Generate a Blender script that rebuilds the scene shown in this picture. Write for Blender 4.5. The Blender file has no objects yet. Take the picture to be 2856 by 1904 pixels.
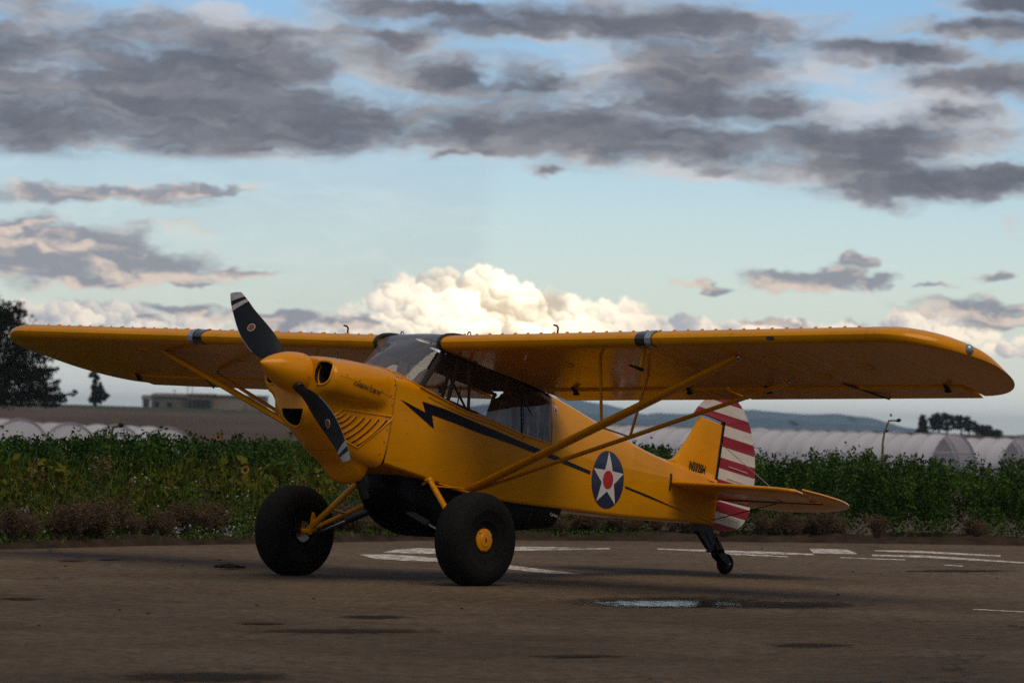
import bpy, bmesh, math, random
import numpy as np
from mathutils import Vector, Matrix
from mathutils.bvhtree import BVHTree
random.seed(7)
RNG = np.random.default_rng(11)
SC = bpy.context.scene
COL = SC.collection

def srgb(r, g, b):
    f = lambda c: (c / 255 / 12.92) if c / 255 <= .04045 else ((c / 255 + .055) / 1.055) ** 2.4
    return (f(r), f(g), f(b), 1.0)

# ---------------------------------------------------------------- camera
CAM = np.array([-23.3288, -23.3191, 1.2915])
YAW, PIT, ROL = .73326, .019045, .022784
def cam_axes():
    cy, sy, cp, sp = math.cos(YAW), math.sin(YAW), math.cos(PIT), math.sin(PIT)
    fw = np.array([cy * cp, sy * cp, sp])
    rt = np.cross(fw, [0, 0, 1]); rt /= np.linalg.norm(rt)
    up = np.cross(rt, fw)
    c, s = math.cos(ROL), math.sin(ROL)
    return c * rt + s * up, -s * rt + c * up, fw
RT, UP, FW = cam_axes()
cam_data = bpy.data.cameras.new('camera')
cam = bpy.data.objects.new('camera', cam_data); COL.objects.link(cam)
m = Matrix(((RT[0], UP[0], -FW[0], CAM[0]), (RT[1], UP[1], -FW[1], CAM[1]), (RT[2], UP[2], -FW[2], CAM[2]), (0, 0, 0, 1)))
cam.matrix_world = m
cam_data.sensor_width = 36.0
cam_data.lens = 11737.4 / 2856 * 36
cam_data.clip_start = .5
cam_data.clip_end = 60000
cam_data.dof.use_dof = True
cam_data.dof.focus_distance = 33.2
cam_data.dof.aperture_fstop = 5.6
SC.camera = cam
SC.view_settings.view_transform = 'Standard'
SC.view_settings.look = 'None'
SC.view_settings.gamma = 1.0
SC.view_settings.use_curve_mapping = False
SC.view_settings.exposure = 0.08
SC.cycles.use_denoising = False
SC.cycles.volume_bounces = 2
SC.cycles.max_bounces = 8
SC.cycles.transparent_max_bounces = 16
SC.cycles.sample_clamp_indirect = 6.0

# ---------------------------------------------------------------- light
SUN_AZ, SUN_EL = math.radians(-102), math.radians(60)      # direction the light comes from
sun_data = bpy.data.lights.new('sun', 'SUN')
sun_data.energy = 1.5
sun_data.angle = math.radians(42)
sun_data.color = (1.0, .83, .60)
sun = bpy.data.objects.new('sun', sun_data); COL.objects.link(sun)
sd = Vector((math.cos(SUN_AZ) * math.cos(SUN_EL), math.sin(SUN_AZ) * math.cos(SUN_EL), math.sin(SUN_EL)))
sun.rotation_euler = sd.to_track_quat('Z', 'Y').to_euler()
sun.location = (0, 0, 40)

# ---------------------------------------------------------------- sky (world)
world = bpy.data.worlds.new('World'); SC.world = world; world.use_nodes = True
WT = world.node_tree; WT.nodes.clear()
class NT:
    """tiny expression helper over a node tree"""
    def __init__(s, t): s.t = t
    def new(s, k, **kw):
        n = s.t.nodes.new(k)
        for a, b in kw.items(): setattr(n, a, b)
        return n
    def put(s, sock, v):
        if isinstance(v, bpy.types.NodeSocket): s.t.links.new(v, sock)
        elif v is not None: sock.default_value = v
    def m(s, op, a, b=None, c=None, clamp=False):
        n = s.new('ShaderNodeMath', operation=op, use_clamp=clamp)
        s.put(n.inputs[0], a); s.put(n.inputs[1], b); s.put(n.inputs[2], c)
        return n.outputs[0]
    def v(s, op, a, b=None):
        n = s.new('ShaderNodeVectorMath', operation=op)
        s.put(n.inputs[0], a); s.put(n.inputs[1], b)
        return n.outputs['Value'] if op in ('LENGTH', 'DOT_PRODUCT') else n.outputs[0]
    def noise(s, vec, scale, detail=4, rough=.5, lac=2.0, col=False, dim='3D', dist=0.):
        n = s.new('ShaderNodeTexNoise', noise_dimensions=dim)
        s.put(n.inputs['Vector'], vec); n.inputs['Scale'].default_value = scale
        n.inputs['Detail'].default_value = detail; n.inputs['Roughness'].default_value = rough
        n.inputs['Lacunarity'].default_value = lac; n.inputs['Distortion'].default_value = dist
        return n.outputs['Color' if col else 0]
    def ss(s, x, lo, hi, a=0., b=1.):
        n = s.new('ShaderNodeMapRange', interpolation_type='SMOOTHSTEP')
        s.put(n.inputs[0], x); s.put(n.inputs[1], lo); s.put(n.inputs[2], hi); s.put(n.inputs[3], a); s.put(n.inputs[4], b)
        return n.outputs[0]
    def lin(s, x, lo, hi, a=0., b=1.):
        n = s.new('ShaderNodeMapRange'); n.clamp = True
        s.put(n.inputs[0], x); s.put(n.inputs[1], lo); s.put(n.inputs[2], hi); s.put(n.inputs[3], a); s.put(n.inputs[4], b)
        return n.outputs[0]
    def mix(s, f, a, b, mode='MIX'):
        n = s.new('ShaderNodeMix', data_type='RGBA', blend_type=mode)
        s.put(n.inputs[0], f); s.put(n.inputs[6], a); s.put(n.inputs[7], b)
        return n.outputs[2]
    def xyz(s, v):
        n = s.new('ShaderNodeSeparateXYZ'); s.put(n.inputs[0], v); return n.outputs
    def comb(s, x, y, z):
        n = s.new('ShaderNodeCombineXYZ'); s.put(n.inputs[0], x); s.put(n.inputs[1], y); s.put(n.inputs[2], z); return n.outputs[0]
W_ = NT(WT)
DEGPX = 168.7                                              # sky drawn in degrees of azimuth / elevation
def sky_xy(px, py): return (-(px - 1176) / DEGPX, (968 + .0228 * (px - 1176) - py) / DEGPX)
dirv = W_.new('ShaderNodeTexCoord').outputs['Generated']
dx, dy, dz = W_.xyz(dirv)[:3]
az = W_.m('SUBTRACT', W_.m('MULTIPLY', W_.m('ARCTAN2', dy, dx), 180 / math.pi), math.degrees(YAW))
az = W_.m('WRAP', az, 180., -180.)
el = W_.m('MULTIPLY', W_.m('ARCSINE', dz), 180 / math.pi)
P = W_.comb(az, el, 0.)
sky = W_.new('ShaderNodeTexSky', sky_type='NISHITA', sun_disc=False)
sky.sun_elevation = SUN_EL; sky.sun_rotation = math.pi / 2 - SUN_AZ
sky.air_density = 1.0; sky.dust_density = .6; sky.ozone_density = 1.6; sky.altitude = 50

def blobs(Pw, lst, sm=.25):
    """union of soft ellipses (px, py, rx, ry, weight) given in picture pixels, turned into degrees of sky"""
    out = None
    for b in lst:
        px, py, rx, ry = b[:4]; w = (b[4] if len(b) > 4 else 1.) ** .5
        cx, cy = sky_xy(px, py); kx, ky = DEGPX / rx / w, DEGPX / ry / w
        n = W_.new('ShaderNodeVectorMath', operation='MULTIPLY_ADD')
        W_.put(n.inputs[0], Pw); n.inputs[1].default_value = (kx, ky, 0); n.inputs[2].default_value = (-cx * kx, -cy * ky, 0)
        d = W_.v('LENGTH', n.outputs[0])
        if out is None: out = d
        else:
            n = W_.new('ShaderNodeMath', operation='SMOOTH_MIN'); W_.put(n.inputs[0], out); W_.put(n.inputs[1], d); n.inputs[2].default_value = sm
            out = n.outputs[0]
    return W_.m('SUBTRACT', 1., out)
def nz(vec, sx, sy, scale, det, rough, off=0.):
    v = W_.v('MULTIPLY', vec, (sx, sy, 1)); v = W_.v('ADD', v, (off, off * .37, off * .7))
    return W_.noise(v, scale, det, rough, dim='2D')
warp_c = W_.noise(W_.v('MULTIPLY', P, (.75, 1.6, 1)), 1.5, 3, .6, col=True, dim='2D')
warp = W_.v('MULTIPLY', W_.v('SUBTRACT', warp_c, (.5, .5, .5)), (.95, .42, 0))
Pw = W_.v('ADD', P, warp)
# generic cover beyond the picture
gen_fade = W_.m('MAXIMUM', W_.ss(W_.m('ABSOLUTE', az), 7.2, 11.), W_.ss(el, 5.8, 8.))
gnz = W_.noise(W_.v('MULTIPLY', dirv, (1, 1, 2.2)), 3.2, 3, .55)
gen = W_.m('MULTIPLY', W_.m('SUBTRACT', gnz, .36), 4.0)

# --- layer: pale veil
veil_f = blobs(Pw, [(330, 60, 380, 60, .9), (720, 75, 330, 55, .8), (1650, 190, 480, 110, 1.), (2050, 260, 460, 150, .9), (1320, 230, 200, 60, .7), (1330, 360, 160, 40, .5), (1640, 400, 320, 34, .6), (1900, 390, 300, 40, .6), (2330, 520, 90, 60, .5), (500, 355, 260, 18, .6)])
vn = nz(Pw, .55, 1.7, 1.1, 4, .58, 3.)
veil = W_.ss(W_.m('MULTIPLY_ADD', W_.m('SUBTRACT', vn, .5), 2.6, veil_f), .05, 1.0)
# --- layer: dark stratocumulus bank
bank_l = [(1500, 190, 900, 190, .2), (2050, 330, 560, 150, .2), (520, 170, 520, 130, .8), (200, 235, 620, 150, 1.3), (720, 280, 600, 90, 1.25), (1130, 300, 340, 70, 1.05), (60, 120, 330, 130, 1.1), (420, 165, 200, 80, .9), (700, 165, 150, 50, .7),
          (1380, 52, 480, 54, 1.05), (1040, 20, 330, 36, .8), (870, 88, 120, 24, .75), (1690, 62, 170, 34, .9), (1000, 175, 130, 60, .8), (1240, 185, 140, 62, .9),
          (1540, 235, 230, 44, .9), (1350, 310, 260, 76, 1.), (1590, 350, 240, 62, .95), (1770, 245, 150, 48, .85), (1640, 395, 160, 26, .7), (1930, 330, 210, 60, .85),
          (2120, 425, 330, 44, 1.), (2310, 405, 160, 30, .85), (1960, 385, 220, 36, .8), (2250, 72, 230, 32, 1.), (2080, 125, 190, 44, .9), (2270, 190, 230, 56, .9), (2150, 260, 180, 36, .7), (2330, 20, 240, 26, .7),
          (1100, 348, 62, 22, .9), (1035, 356, 60, 13, .8), (1235, 384, 78, 18, .85), (600, 350, 70, 11, .7)]
bn = nz(Pw, .36, 1.30, 1.25, 5.5, .58, 11.)
bn2 = nz(W_.v('ADD', Pw, (.05, -.13, 0)), .36, 1.30, 1.25, 3, .56, 11.)
bank_l = [(b_[0], b_[1], b_[2] * 1.14, b_[3] * 1.12) + tuple(b_[4:]) for b_ in bank_l]
bank_f = W_.m('MULTIPLY_ADD', gen, gen_fade, W_.m('MULTIPLY', W_.m('MINIMUM', blobs(Pw, bank_l, .5), .88), W_.m('MULTIPLY_ADD', gen_fade, -1., 1.)))
bank_r = W_.m('MULTIPLY_ADD', W_.m('SUBTRACT', bn, .46), 3.0, W_.m('MULTIPLY', bank_f, 1.35))
flat = W_.ss(W_.m('ADD', el, W_.m('MULTIPLY', az, .012)), 3.42, 3.62)       # flat cloud base on the left
flat = W_.m('MAXIMUM', flat, W_.ss(az, -.4, .6, 1., 0.))
bank_r = W_.m('MULTIPLY', bank_r, flat)
bank = W_.ss(bank_r, -.35, .95)
bank_lit = W_.m('MULTIPLY_ADD', W_.ss(vn, .35, .75), .45, W_.ss(W_.m('SUBTRACT', bn, bn2), -.03, .2, 0., .6))
bank_core = W_.ss(bank_r, .0, 1.25)
# --- layer: low separate clouds, left and right
low_l = [(200, 448, 340, 30, 1.), (470, 440, 150, 20, .9), (110, 575, 330, 80, 1.15), (330, 600, 190, 50, 1.), (250, 640, 290, 24, .9), (540, 629, 60, 9, .8), (430, 660, 80, 10, .6),
         (1840, 646, 190, 34, 1.05), (1610, 656, 90, 15, .85), (1960, 605, 52, 20, .8), (2010, 650, 90, 20, .7), (2250, 712, 180, 36, 1.1), (2280, 636, 70, 18, .75), (2160, 658, 70, 11, .7),
         (2310, 745, 170, 26, 1.), (1775, 742, 90, 12, .85), (1925, 750, 40, 8, .7), (430, 712, 130, 20, .8), (330, 735, 60, 9, .6), (650, 735, 170, 30, .8), (780, 742, 120, 24, .7), (250, 752, 60, 9, .5), (500, 770, 300, 20, .6)]
ln = nz(Pw, .6, 1.3, 1.5, 5, .5, 23.)
ln2 = nz(W_.v('ADD', Pw, (.05, -.12, 0)), .6, 1.3, 1.5, 3, .5, 23.)
low_r = W_.m('MULTIPLY_ADD', W_.m('SUBTRACT', ln, .48), 1.7, blobs(Pw, low_l))
low = W_.ss(low_r, -.05, .55)
low_lit = W_.ss(W_.m('SUBTRACT', ln, ln2), -.05, .16)
# --- layer: bright cumulus near the horizon
P3 = W_.v('ADD', P, W_.v('MULTIPLY', W_.v('SUBTRACT', W_.noise(P, 4.2, 2.5, .55, col=True, dim='2D'), (.5, .5, .5)), (.30, .24, 0)))
cum_l = [(885, 690, 66, 54), (950, 672, 76, 56), (1030, 668, 66, 58), (1090, 652, 58, 56), (1125, 668, 70, 66), (1205, 690, 80, 64), (1290, 715, 90, 50), (1380, 722, 90, 44), (1470, 735, 80, 40), (1060, 745, 290, 90, 1.2), (1520, 750, 120, 34),
         (190, 716, 200, 34, 1.), (400, 738, 240, 30, 1.), (60, 740, 150, 34, 1.), (640, 760, 200, 30, .8), (780, 745, 110, 34, .9), (1350, 765, 330, 44, 1.), (1620, 762, 120, 32, 1.), (1790, 757, 150, 30, 1.), (1950, 758, 120, 30, 1.), (2110, 748, 130, 40, 1.1), (2230, 770, 110, 30, .8), (2330, 800, 140, 34, .7), (520, 800, 300, 30, .7)]
def puffs(vec, scale):
    """cauliflower heads: edge term and ball shading (light from upper right)"""
    a = W_.new('ShaderNodeTexVoronoi', feature='F1', voronoi_dimensions='2D'); W_.put(a.inputs['Vector'], vec); a.inputs['Scale'].default_value = scale
    q = W_.v('SUBTRACT', vec, a.outputs['Position'])
    return a.outputs['Distance'], W_.m('MULTIPLY', W_.v('DOT_PRODUCT', q, (-.5, .85, 0)), scale)
d1, h1 = puffs(P3, 2.1); d2, h2 = puffs(P3, 5.2)
cum_f = blobs(P3, cum_l)
cum_r = W_.m('MULTIPLY_ADD', W_.m('SUBTRACT', .45, d1), .55, W_.m('MULTIPLY_ADD', W_.m('SUBTRACT', .45, d2), .30, cum_f))
cum = W_.ss(cum_r, .10, .42)
soft = W_.m('SUBTRACT', nz(P, .8, 1.2, 1.3, 4, .6, 40.), .5)
cum_x = W_.m('MULTIPLY_ADD', h1, .95, W_.m('MULTIPLY_ADD', h2, .55, W_.m('MULTIPLY', soft, 3.4)))
cum_lit = W_.ss(cum_x, -1.05, .75)
glow = W_.ss(W_.v('LENGTH', W_.v('MULTIPLY', W_.v('SUBTRACT', P, (sky_xy(1130, 715)[0], sky_xy(1130, 715)[1], 0)), (.42, .8, 0))), 1., 0.)
cum_far = W_.m('MULTIPLY', cum, W_.ss(W_.m('ABSOLUTE', az), 16., 9.))

K = 1.0
c_blue = W_.mix(1., sky.outputs[0], W_.mix(W_.ss(el, 7., 20.), W_.mix(W_.ss(el, 1.0, 5.6), (1.16, 1.22, 1.32, 1), (.72, .92, 1.18, 1)), (1., 1., 1., 1)), 'MULTIPLY')
bg_sky = W_.new('ShaderNodeBackground'); W_.put(bg_sky.inputs[0], c_blue); bg_sky.inputs[1].default_value = .10
# cloud colour stack
def lay(base, fac, col): return W_.mix(fac, base, col)
c_veil = srgb(206, 202, 204)
c_bank = W_.mix(bank_core, W_.mix(bank_lit, srgb(150, 160, 175), srgb(216, 210, 206)), W_.mix(bank_lit, srgb(96, 99, 111), srgb(143, 142, 148)))
c_low = W_.mix(low_lit, srgb(140, 142, 153), srgb(222, 203, 190))
c_cum = W_.mix(cum_lit, W_.mix(glow, srgb(172, 174, 182), srgb(226, 204, 172)), W_.mix(glow, (1.1, .95, .76, 1), (2.1, 1.78, 1.28, 1)))
a_veil = W_.m('MULTIPLY', veil, .72)
a_bank = W_.m('MULTIPLY', bank, .97)
a_low = W_.m('MULTIPLY', low, .93)
a_cum = W_.m('MULTIPLY', cum_far, .95)
col = lay(c_veil, a_bank, c_bank)
inv = lambda a: W_.m('SUBTRACT', 1., a)
alpha = inv(W_.m('MULTIPLY', inv(a_veil), inv(a_bank)))
# order: sky < cumulus < veil+bank < low
def bgnode(c, s=1.):
    n = W_.new('ShaderNodeBackground'); W_.put(n.inputs[0], c); n.inputs[1].default_value = s; return n.outputs[0]
def mixsh(f, a, b):
    n = W_.new('ShaderNodeMixShader'); W_.put(n.inputs[0], f); W_.put(n.inputs[1], a); W_.put(n.inputs[2], b); return n.outputs[0]
horizon = W_.ss(el, 1.7, -.2, 0., .70)
sh = mixsh(horizon, bg_sky.outputs[0], bgnode((.88, .90, .90, 1)))
sh = mixsh(a_cum, sh, bgnode(c_cum))
sh = mixsh(a_veil, sh, bgnode(c_veil))
sh = mixsh(a_bank, sh, bgnode(c_bank))
sh = mixsh(a_low, sh, bgnode(c_low))
wo = W_.new('ShaderNodeOutputWorld'); WT.links.new(sh, wo.inputs[0])
world.cycles.sampling_method = 'MANUAL'; world.cycles.sample_map_resolution = 512
# ---------------------------------------------------------------- material helpers
MATS = {}
def mat(name, col, rough=.5, metal=0., coat=0., noise=None, bump=None, spec=.5, col2=None, sheen=0.):
    """procedural principled material; noise=(scale, amount) varies the colour, bump=(scale, strength, distance)"""
    if name in MATS: return MATS[name]
    M = bpy.data.materials.new(name); M.use_nodes = True
    t = M.node_tree; N = NT(t); b = t.nodes['Principled BSDF']
    b.inputs['Base Color'].default_value = col; b.inputs['Roughness'].default_value = rough
    b.inputs['Metallic'].default_value = metal; b.inputs['Coat Weight'].default_value = coat
    b.inputs['Coat Roughness'].default_value = .06; b.inputs['Specular IOR Level'].default_value = spec
    co = N.new('ShaderNodeTexCoord').outputs['Object']
    if noise:
        n = N.noise(co, noise[0], 5, .6)
        c2 = col2 or tuple(c * (1 - noise[1]) for c in col[:3]) + (1,)
        t.links.new(N.mix(N.ss(n, .35, .68), col, c2), b.inputs['Base Color'])
        t.links.new(N.lin(n, .3, .7, max(0, rough - .05), min(1, rough + .08)), b.inputs['Roughness'])
    if bump:
        bn = N.new('ShaderNodeBump'); bn.inputs['Strength'].default_value = bump[1]; bn.inputs['Distance'].default_value = bump[2]
        t.links.new(N.noise(co, bump[0], 4, .6), bn.inputs['Height']); t.links.new(bn.outputs[0], b.inputs['Normal'])
    MATS[name] = M
    return M

# ---------------------------------------------------------------- object helpers
def tag(o, label=None, cat=None, group=None, kind=None):
    if label: o['label'] = label
    if cat: o['category'] = cat
    if group: o['group'] = group
    if kind: o['kind'] = kind
    return o
def empty(name, loc=(0, 0, 0)):
    o = bpy.data.objects.new(name, None); COL.objects.link(o); o.location = loc; o.empty_display_size = .3
    return o
def mesh_obj(name, verts, faces, mats, parent=None, smooth=True, midx=None, xf=None, autos=None):
    me = bpy.data.meshes.new(name)
    v = [xf(p) for p in verts] if xf else verts
    me.from_pydata([tuple(map(float, p)) for p in v], [], [tuple(f) for f in faces])
    if not isinstance(mats, (list, tuple)): mats = [mats]
    for M in mats: me.materials.append(M)
    if midx is not None: me.polygons.foreach_set('material_index', midx)
    me.update()
    if smooth:
        if autos: me.shade_smooth() if hasattr(me, 'shade_smooth') else None
        me.polygons.foreach_set('use_smooth', [True] * len(me.polygons))
        if autos is not None: me.set_sharp_from_angle(angle=math.radians(autos))
    o = bpy.data.objects.new(name, me); COL.objects.link(o)
    if parent is not None: o.parent = parent
    return o
class MB:
    """collects shapes in one vertex/face list"""
    def __init__(s): s.v = []; s.f = []; s.mi = []
    def add(s, v, f, mi=0):
        k = len(s.v); s.v += [np.asarray(p, float) for p in v]; s.f += [tuple(i + k for i in q) for q in f]; s.mi += [mi] * len(f); return s
    def box(s, lo, hi, mi=0):
        (a, b, c), (d, e, g) = lo, hi
        return s.add([(a, b, c), (d, b, c), (d, e, c), (a, e, c), (a, b, g), (d, b, g), (d, e, g), (a, e, g)],
                     [(3, 2, 1, 0), (4, 5, 6, 7), (0, 1, 5, 4), (1, 2, 6, 5), (2, 3, 7, 6), (3, 0, 4, 7)], mi)
    def tube(s, pts, r, n=10, cap=True, mi=0, r2=None, flat=None):
        """tube through pts; r radius or list; r2/flat: second radius along direction flat (streamlined section)"""
        pts = [np.asarray(p, float) for p in pts]; K = len(pts)
        rs = r if isinstance(r, (list, tuple)) else [r] * K
        rings = []; prev = None
        for i in range(K):
            d = pts[min(i + 1, K - 1)] - pts[max(i - 1, 0)]; d /= np.linalg.norm(d) + 1e-12
            if flat is not None: a = np.asarray(flat, float)
            elif prev is not None: a = prev
            else: a = np.array([0, 0, 1.]) if abs(d[2]) < .9 else np.array([1., 0, 0])
            a = a - d * (a @ d); a /= np.linalg.norm(a); b = np.cross(d, a); prev = a
            q2 = (r2 if r2 is not None else rs[i])
            rings.append([pts[i] + a * math.cos(t) * q2 + b * math.sin(t) * rs[i] for t in np.linspace(0, 2 * math.pi, n, endpoint=False)])
        return s.rings(rings, True, cap, cap, mi)
    def rings(s, rings, closed=True, cap0=False, cap1=False, mi=0):
        n = len(rings[0]); v = [p for R in rings for p in R]; f = []
        for i in range(len(rings) - 1):
            for j in range(n if closed else n - 1):
                k = (j + 1) % n
                f.append((i * n + j, i * n + k, (i + 1) * n + k, (i + 1) * n + j))
        if cap0: f.append(tuple(reversed(range(n))))
        if cap1: f.append(tuple(range((len(rings) - 1) * n, len(rings) * n)))
        return s.add(v, f, mi)
    def lathe(s, prof, o, ax, n=32, mi=0, closed=False):
        """prof: (distance along ax, radius)"""
        o = np.asarray(o, float); ax = np.asarray(ax, float); ax /= np.linalg.norm(ax)
        a = np.array([0, 0, 1.]) if abs(ax[2]) < .9 else np.array([1., 0, 0]); a -= ax * (a @ ax); a /= np.linalg.norm(a); b = np.cross(ax, a)
        R = [[o + ax * h + (a * math.cos(t) + b * math.sin(t)) * max(r, 1e-4) for t in np.linspace(0, 2 * math.pi, n, endpoint=False)] for h, r in prof]
        return s.rings(R, True, False, False, mi)
    def sphere(s, c, r, n=10, mi=0, sc=(1, 1, 1)):
        prof = [(-math.cos(t), math.sin(t)) for t in np.linspace(0, math.pi, n // 2 + 2)]
        k = len(s.v); s.lathe([(h * r, q * r) for h, q in prof], (0, 0, 0), (0, 0, 1), n, mi)
        for i in range(k, len(s.v)): s.v[i] = s.v[i] * np.array(sc) + np.asarray(c)
        return s
    def slab(s, poly, y0, y1, ax=1, mi=0):
        """extrude a 2-D polygon (the other two axes in order) from y0 to y1 along axis ax"""
        def P3(p, h):
            q = list(p); q.insert(ax, h); return q
        n = len(poly)
        return s.add([P3(p, y0) for p in poly] + [P3(p, y1) for p in poly],
                     [tuple(range(n)), tuple(reversed(range(n, 2 * n)))] + [(i, i + n, (i + 1) % n + n, (i + 1) % n) for i in range(n)], mi)
    def obj(s, name, mats, parent=None, smooth=True, xf=None, autos=None):
        return mesh_obj(name, s.v, s.f, mats, parent, smooth, s.mi if len(set(s.mi)) > 1 else None, xf, autos)
def fix_normals(o):
    bm = bmesh.new(); bm.from_mesh(o.data); bmesh.ops.recalc_face_normals(bm, faces=bm.faces); bm.to_mesh(o.data); bm.free()
def interp(xs, ys, x):
    """monotone cubic (pchip-like) interpolation of rows ys over xs"""
    xs = np.asarray(xs, float); ys = np.asarray(ys, float); x = np.atleast_1d(np.asarray(x, float))
    if ys.ndim == 1: return interp(xs, ys[:, None], x)[:, 0]
    h = np.diff(xs)[:, None]; d = np.diff(ys, axis=0) / h
    mm = np.zeros_like(ys); mm[0], mm[-1] = d[0], d[-1]
    for i in range(1, len(xs) - 1):
        p = d[i - 1] * d[i]
        with np.errstate(divide='ignore', invalid='ignore'): hm = 2 * p / (d[i - 1] + d[i])
        mm[i] = np.where(p > 0, hm, 0)
    k = np.clip(np.searchsorted(xs, x) - 1, 0, len(xs) - 2); t = ((x - xs[k]) / np.diff(xs)[k])[:, None]; H = h[k]
    return (2 * t**3 - 3 * t**2 + 1) * ys[k] + (t**3 - 2 * t**2 + t) * H * mm[k] + (-2 * t**3 + 3 * t**2) * ys[k + 1] + (t**3 - t**2) * H * mm[k + 1]
def crom(pts, n):
    """smooth open curve through pts, n samples"""
    pts = np.asarray(pts, float); s = np.r_[0, np.cumsum(np.linalg.norm(np.diff(pts, axis=0), axis=1))]
    m = np.gradient(pts, s, axis=0); x = np.linspace(0, s[-1], n); k = np.clip(np.searchsorted(s, x) - 1, 0, len(s) - 2)
    h = (s[k + 1] - s[k])[:, None]; t = ((x - s[k]) / (s[k + 1] - s[k]))[:, None]
    return (2 * t**3 - 3 * t**2 + 1) * pts[k] + (t**3 - 2 * t**2 + t) * h * m[k] + (-2 * t**3 + 3 * t**2) * pts[k + 1] + (t**3 - t**2) * h * m[k + 1]
def text_mesh(txt, size, font_extra=0.0):
    c = bpy.data.curves.new('txt', 'FONT'); c.body = txt; c.size = size; c.offset = font_extra
    o = bpy.data.objects.new('txt', c); COL.objects.link(o)
    dg = bpy.context.evaluated_depsgraph_get(); me = bpy.data.meshes.new_from_object(o.evaluated_get(dg))
    v = [tuple(p.co) for p in me.vertices]; f = [tuple(p.vertices) for p in me.polygons]
    bpy.data.objects.remove(o); bpy.data.curves.remove(c); bpy.data.meshes.remove(me)
    return v, f
def dense(poly_v, poly_f, maxlen):
    """triangulate and split a flat 2-D mesh until edges are short"""
    bm = bmesh.new(); vs = [bm.verts.new((p[0], p[1], 0)) for p in poly_v]
    for f in poly_f:
        try: bm.faces.new([vs[i] for i in f])
        except ValueError: pass
    bmesh.ops.triangulate(bm, faces=bm.faces[:])
    for _ in range(7):
        e = [e for e in bm.edges if e.calc_length() > maxlen]
        if not e: break
        bmesh.ops.subdivide_edges(bm, edges=e, cuts=1); bmesh.ops.triangulate(bm, faces=[f for f in bm.faces if len(f.verts) > 3])
    bm.verts.index_update()
    v = [(p.co.x, p.co.y) for p in bm.verts]; f = [tuple(q.index for q in p.verts) for p in bm.faces]; bm.free()
    return v, f
# ================================================================ the airplane
TH, HZ = .18383, 1.6413                                   # nose-up stance, hub height
CT, ST = math.cos(TH), math.sin(TH)
BASE = np.array([1.07, 0., 0.])
def a2w(p): return np.array([p[0] * CT + p[2] * ST, p[1], -p[0] * ST + p[2] * CT + HZ]) - BASE    # body frame (x aft, y starboard, z up) to the airplane's own base
PL = empty('airplane', tuple(BASE))
tag(PL, 'yellow high-wing bush airplane with star emblem parked on the tarmac', 'airplane')
Y_C = (.69, .280, .002, 1)
def paint(name, col, rough=.24, tapes=False):
    M = mat(name, col, rough, coat=(.03 if tapes else .30), noise=(2.2, .10), spec=(.22 if tapes else .25))
    t = M.node_tree; N = NT(t); b = t.nodes['Principled BSDF']; b.inputs['Specular Tint'].default_value = (1., .72, .35, 1); b.inputs['Coat Tint'].default_value = (1., .8, .45, 1)
    co = N.new('ShaderNodeTexCoord').outputs['Object']; bp = N.new('ShaderNodeBump'); bp.inputs['Strength'].default_value = .35; bp.inputs['Distance'].default_value = .004
    h = N.m('MULTIPLY', N.noise(co, 3.0, 3, .5), .55)
    spk = N.noise(co, 210, 1, .5); h = N.m('ADD', h, N.m('MULTIPLY', N.ss(spk, .62, .72), .10))          # rain specks
    lk = b.inputs['Base Color'].links[0].from_socket                # grime: faint streaks along the airflow and small dark specks
    stn = N.noise(N.v('MULTIPLY', co, (1., 5., 7.)), 2.6, 6, .7); spd = N.noise(co, 46, 2, .6)
    dc = N.mix(N.ss(stn, .52, .74, 0., .38), lk, N.mix(1., lk, (.52, .46, .5, 1), 'MULTIPLY')); dc = N.mix(N.ss(spd, .69, .73, 0., .55), dc, (.03, .02, .012, 1))
    t.links.new(dc, b.inputs['Base Color'])
    if tapes:
        y = N.xyz(co)[1]; w = N.m('ABSOLUTE', N.m('SUBTRACT', N.m('FRACT', N.m('MULTIPLY', y, 2.9)), .5))
        h = N.m('ADD', h, N.m('MULTIPLY', N.ss(w, .47, .488), .40))
    t.links.new(h, bp.inputs['Height']); t.links.new(bp.outputs[0], b.inputs['Normal'])
    return M
M_Y = paint('yellow_gloss_paint', Y_C, .2)
M_YF = paint('yellow_doped_fabric', Y_C, .16, True)
M_NAVY = mat('navy_paint', (.004, .006, .014, 1), .4, spec=.25)
M_WHITE = mat('white_paint', (.64, .61, .57, 1), .35, coat=.2, noise=(5, .08))
M_RED = mat('dark_red_paint', (.27, .008, .018, 1), .35, coat=.2, noise=(5, .1))
M_STARRED = mat('bright_red_paint', (.42, .010, .012, 1), .35)
M_BLK = mat('black_paint', (.008, .008, .009, 1), .45)
M_BLADE = mat('black_composite_blade', (.007, .009, .012, 1), .5, noise=(14, .3), spec=.22)
M_STRIP = mat('erosion_strip', (.36, .35, .34, 1), .4, metal=.6)
M_INT = mat('dark_cabin_lining', (.010, .010, .011, 1), .8)
M_PIPE = mat('black_metal_tube', (.014, .014, .015, 1), .45, metal=.2)
M_STEEL = mat('bare_steel', (.45, .45, .46, 1), .3, metal=1.)
M_RUB = mat('tyre_rubber', (.009, .0085, .008, 1), .85, noise=(40, .5), bump=(95, .8, .006), spec=.2)
M_POD = mat('black_carbon_pod', (.003, .003, .0034, 1), .45, spec=.12)
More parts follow.
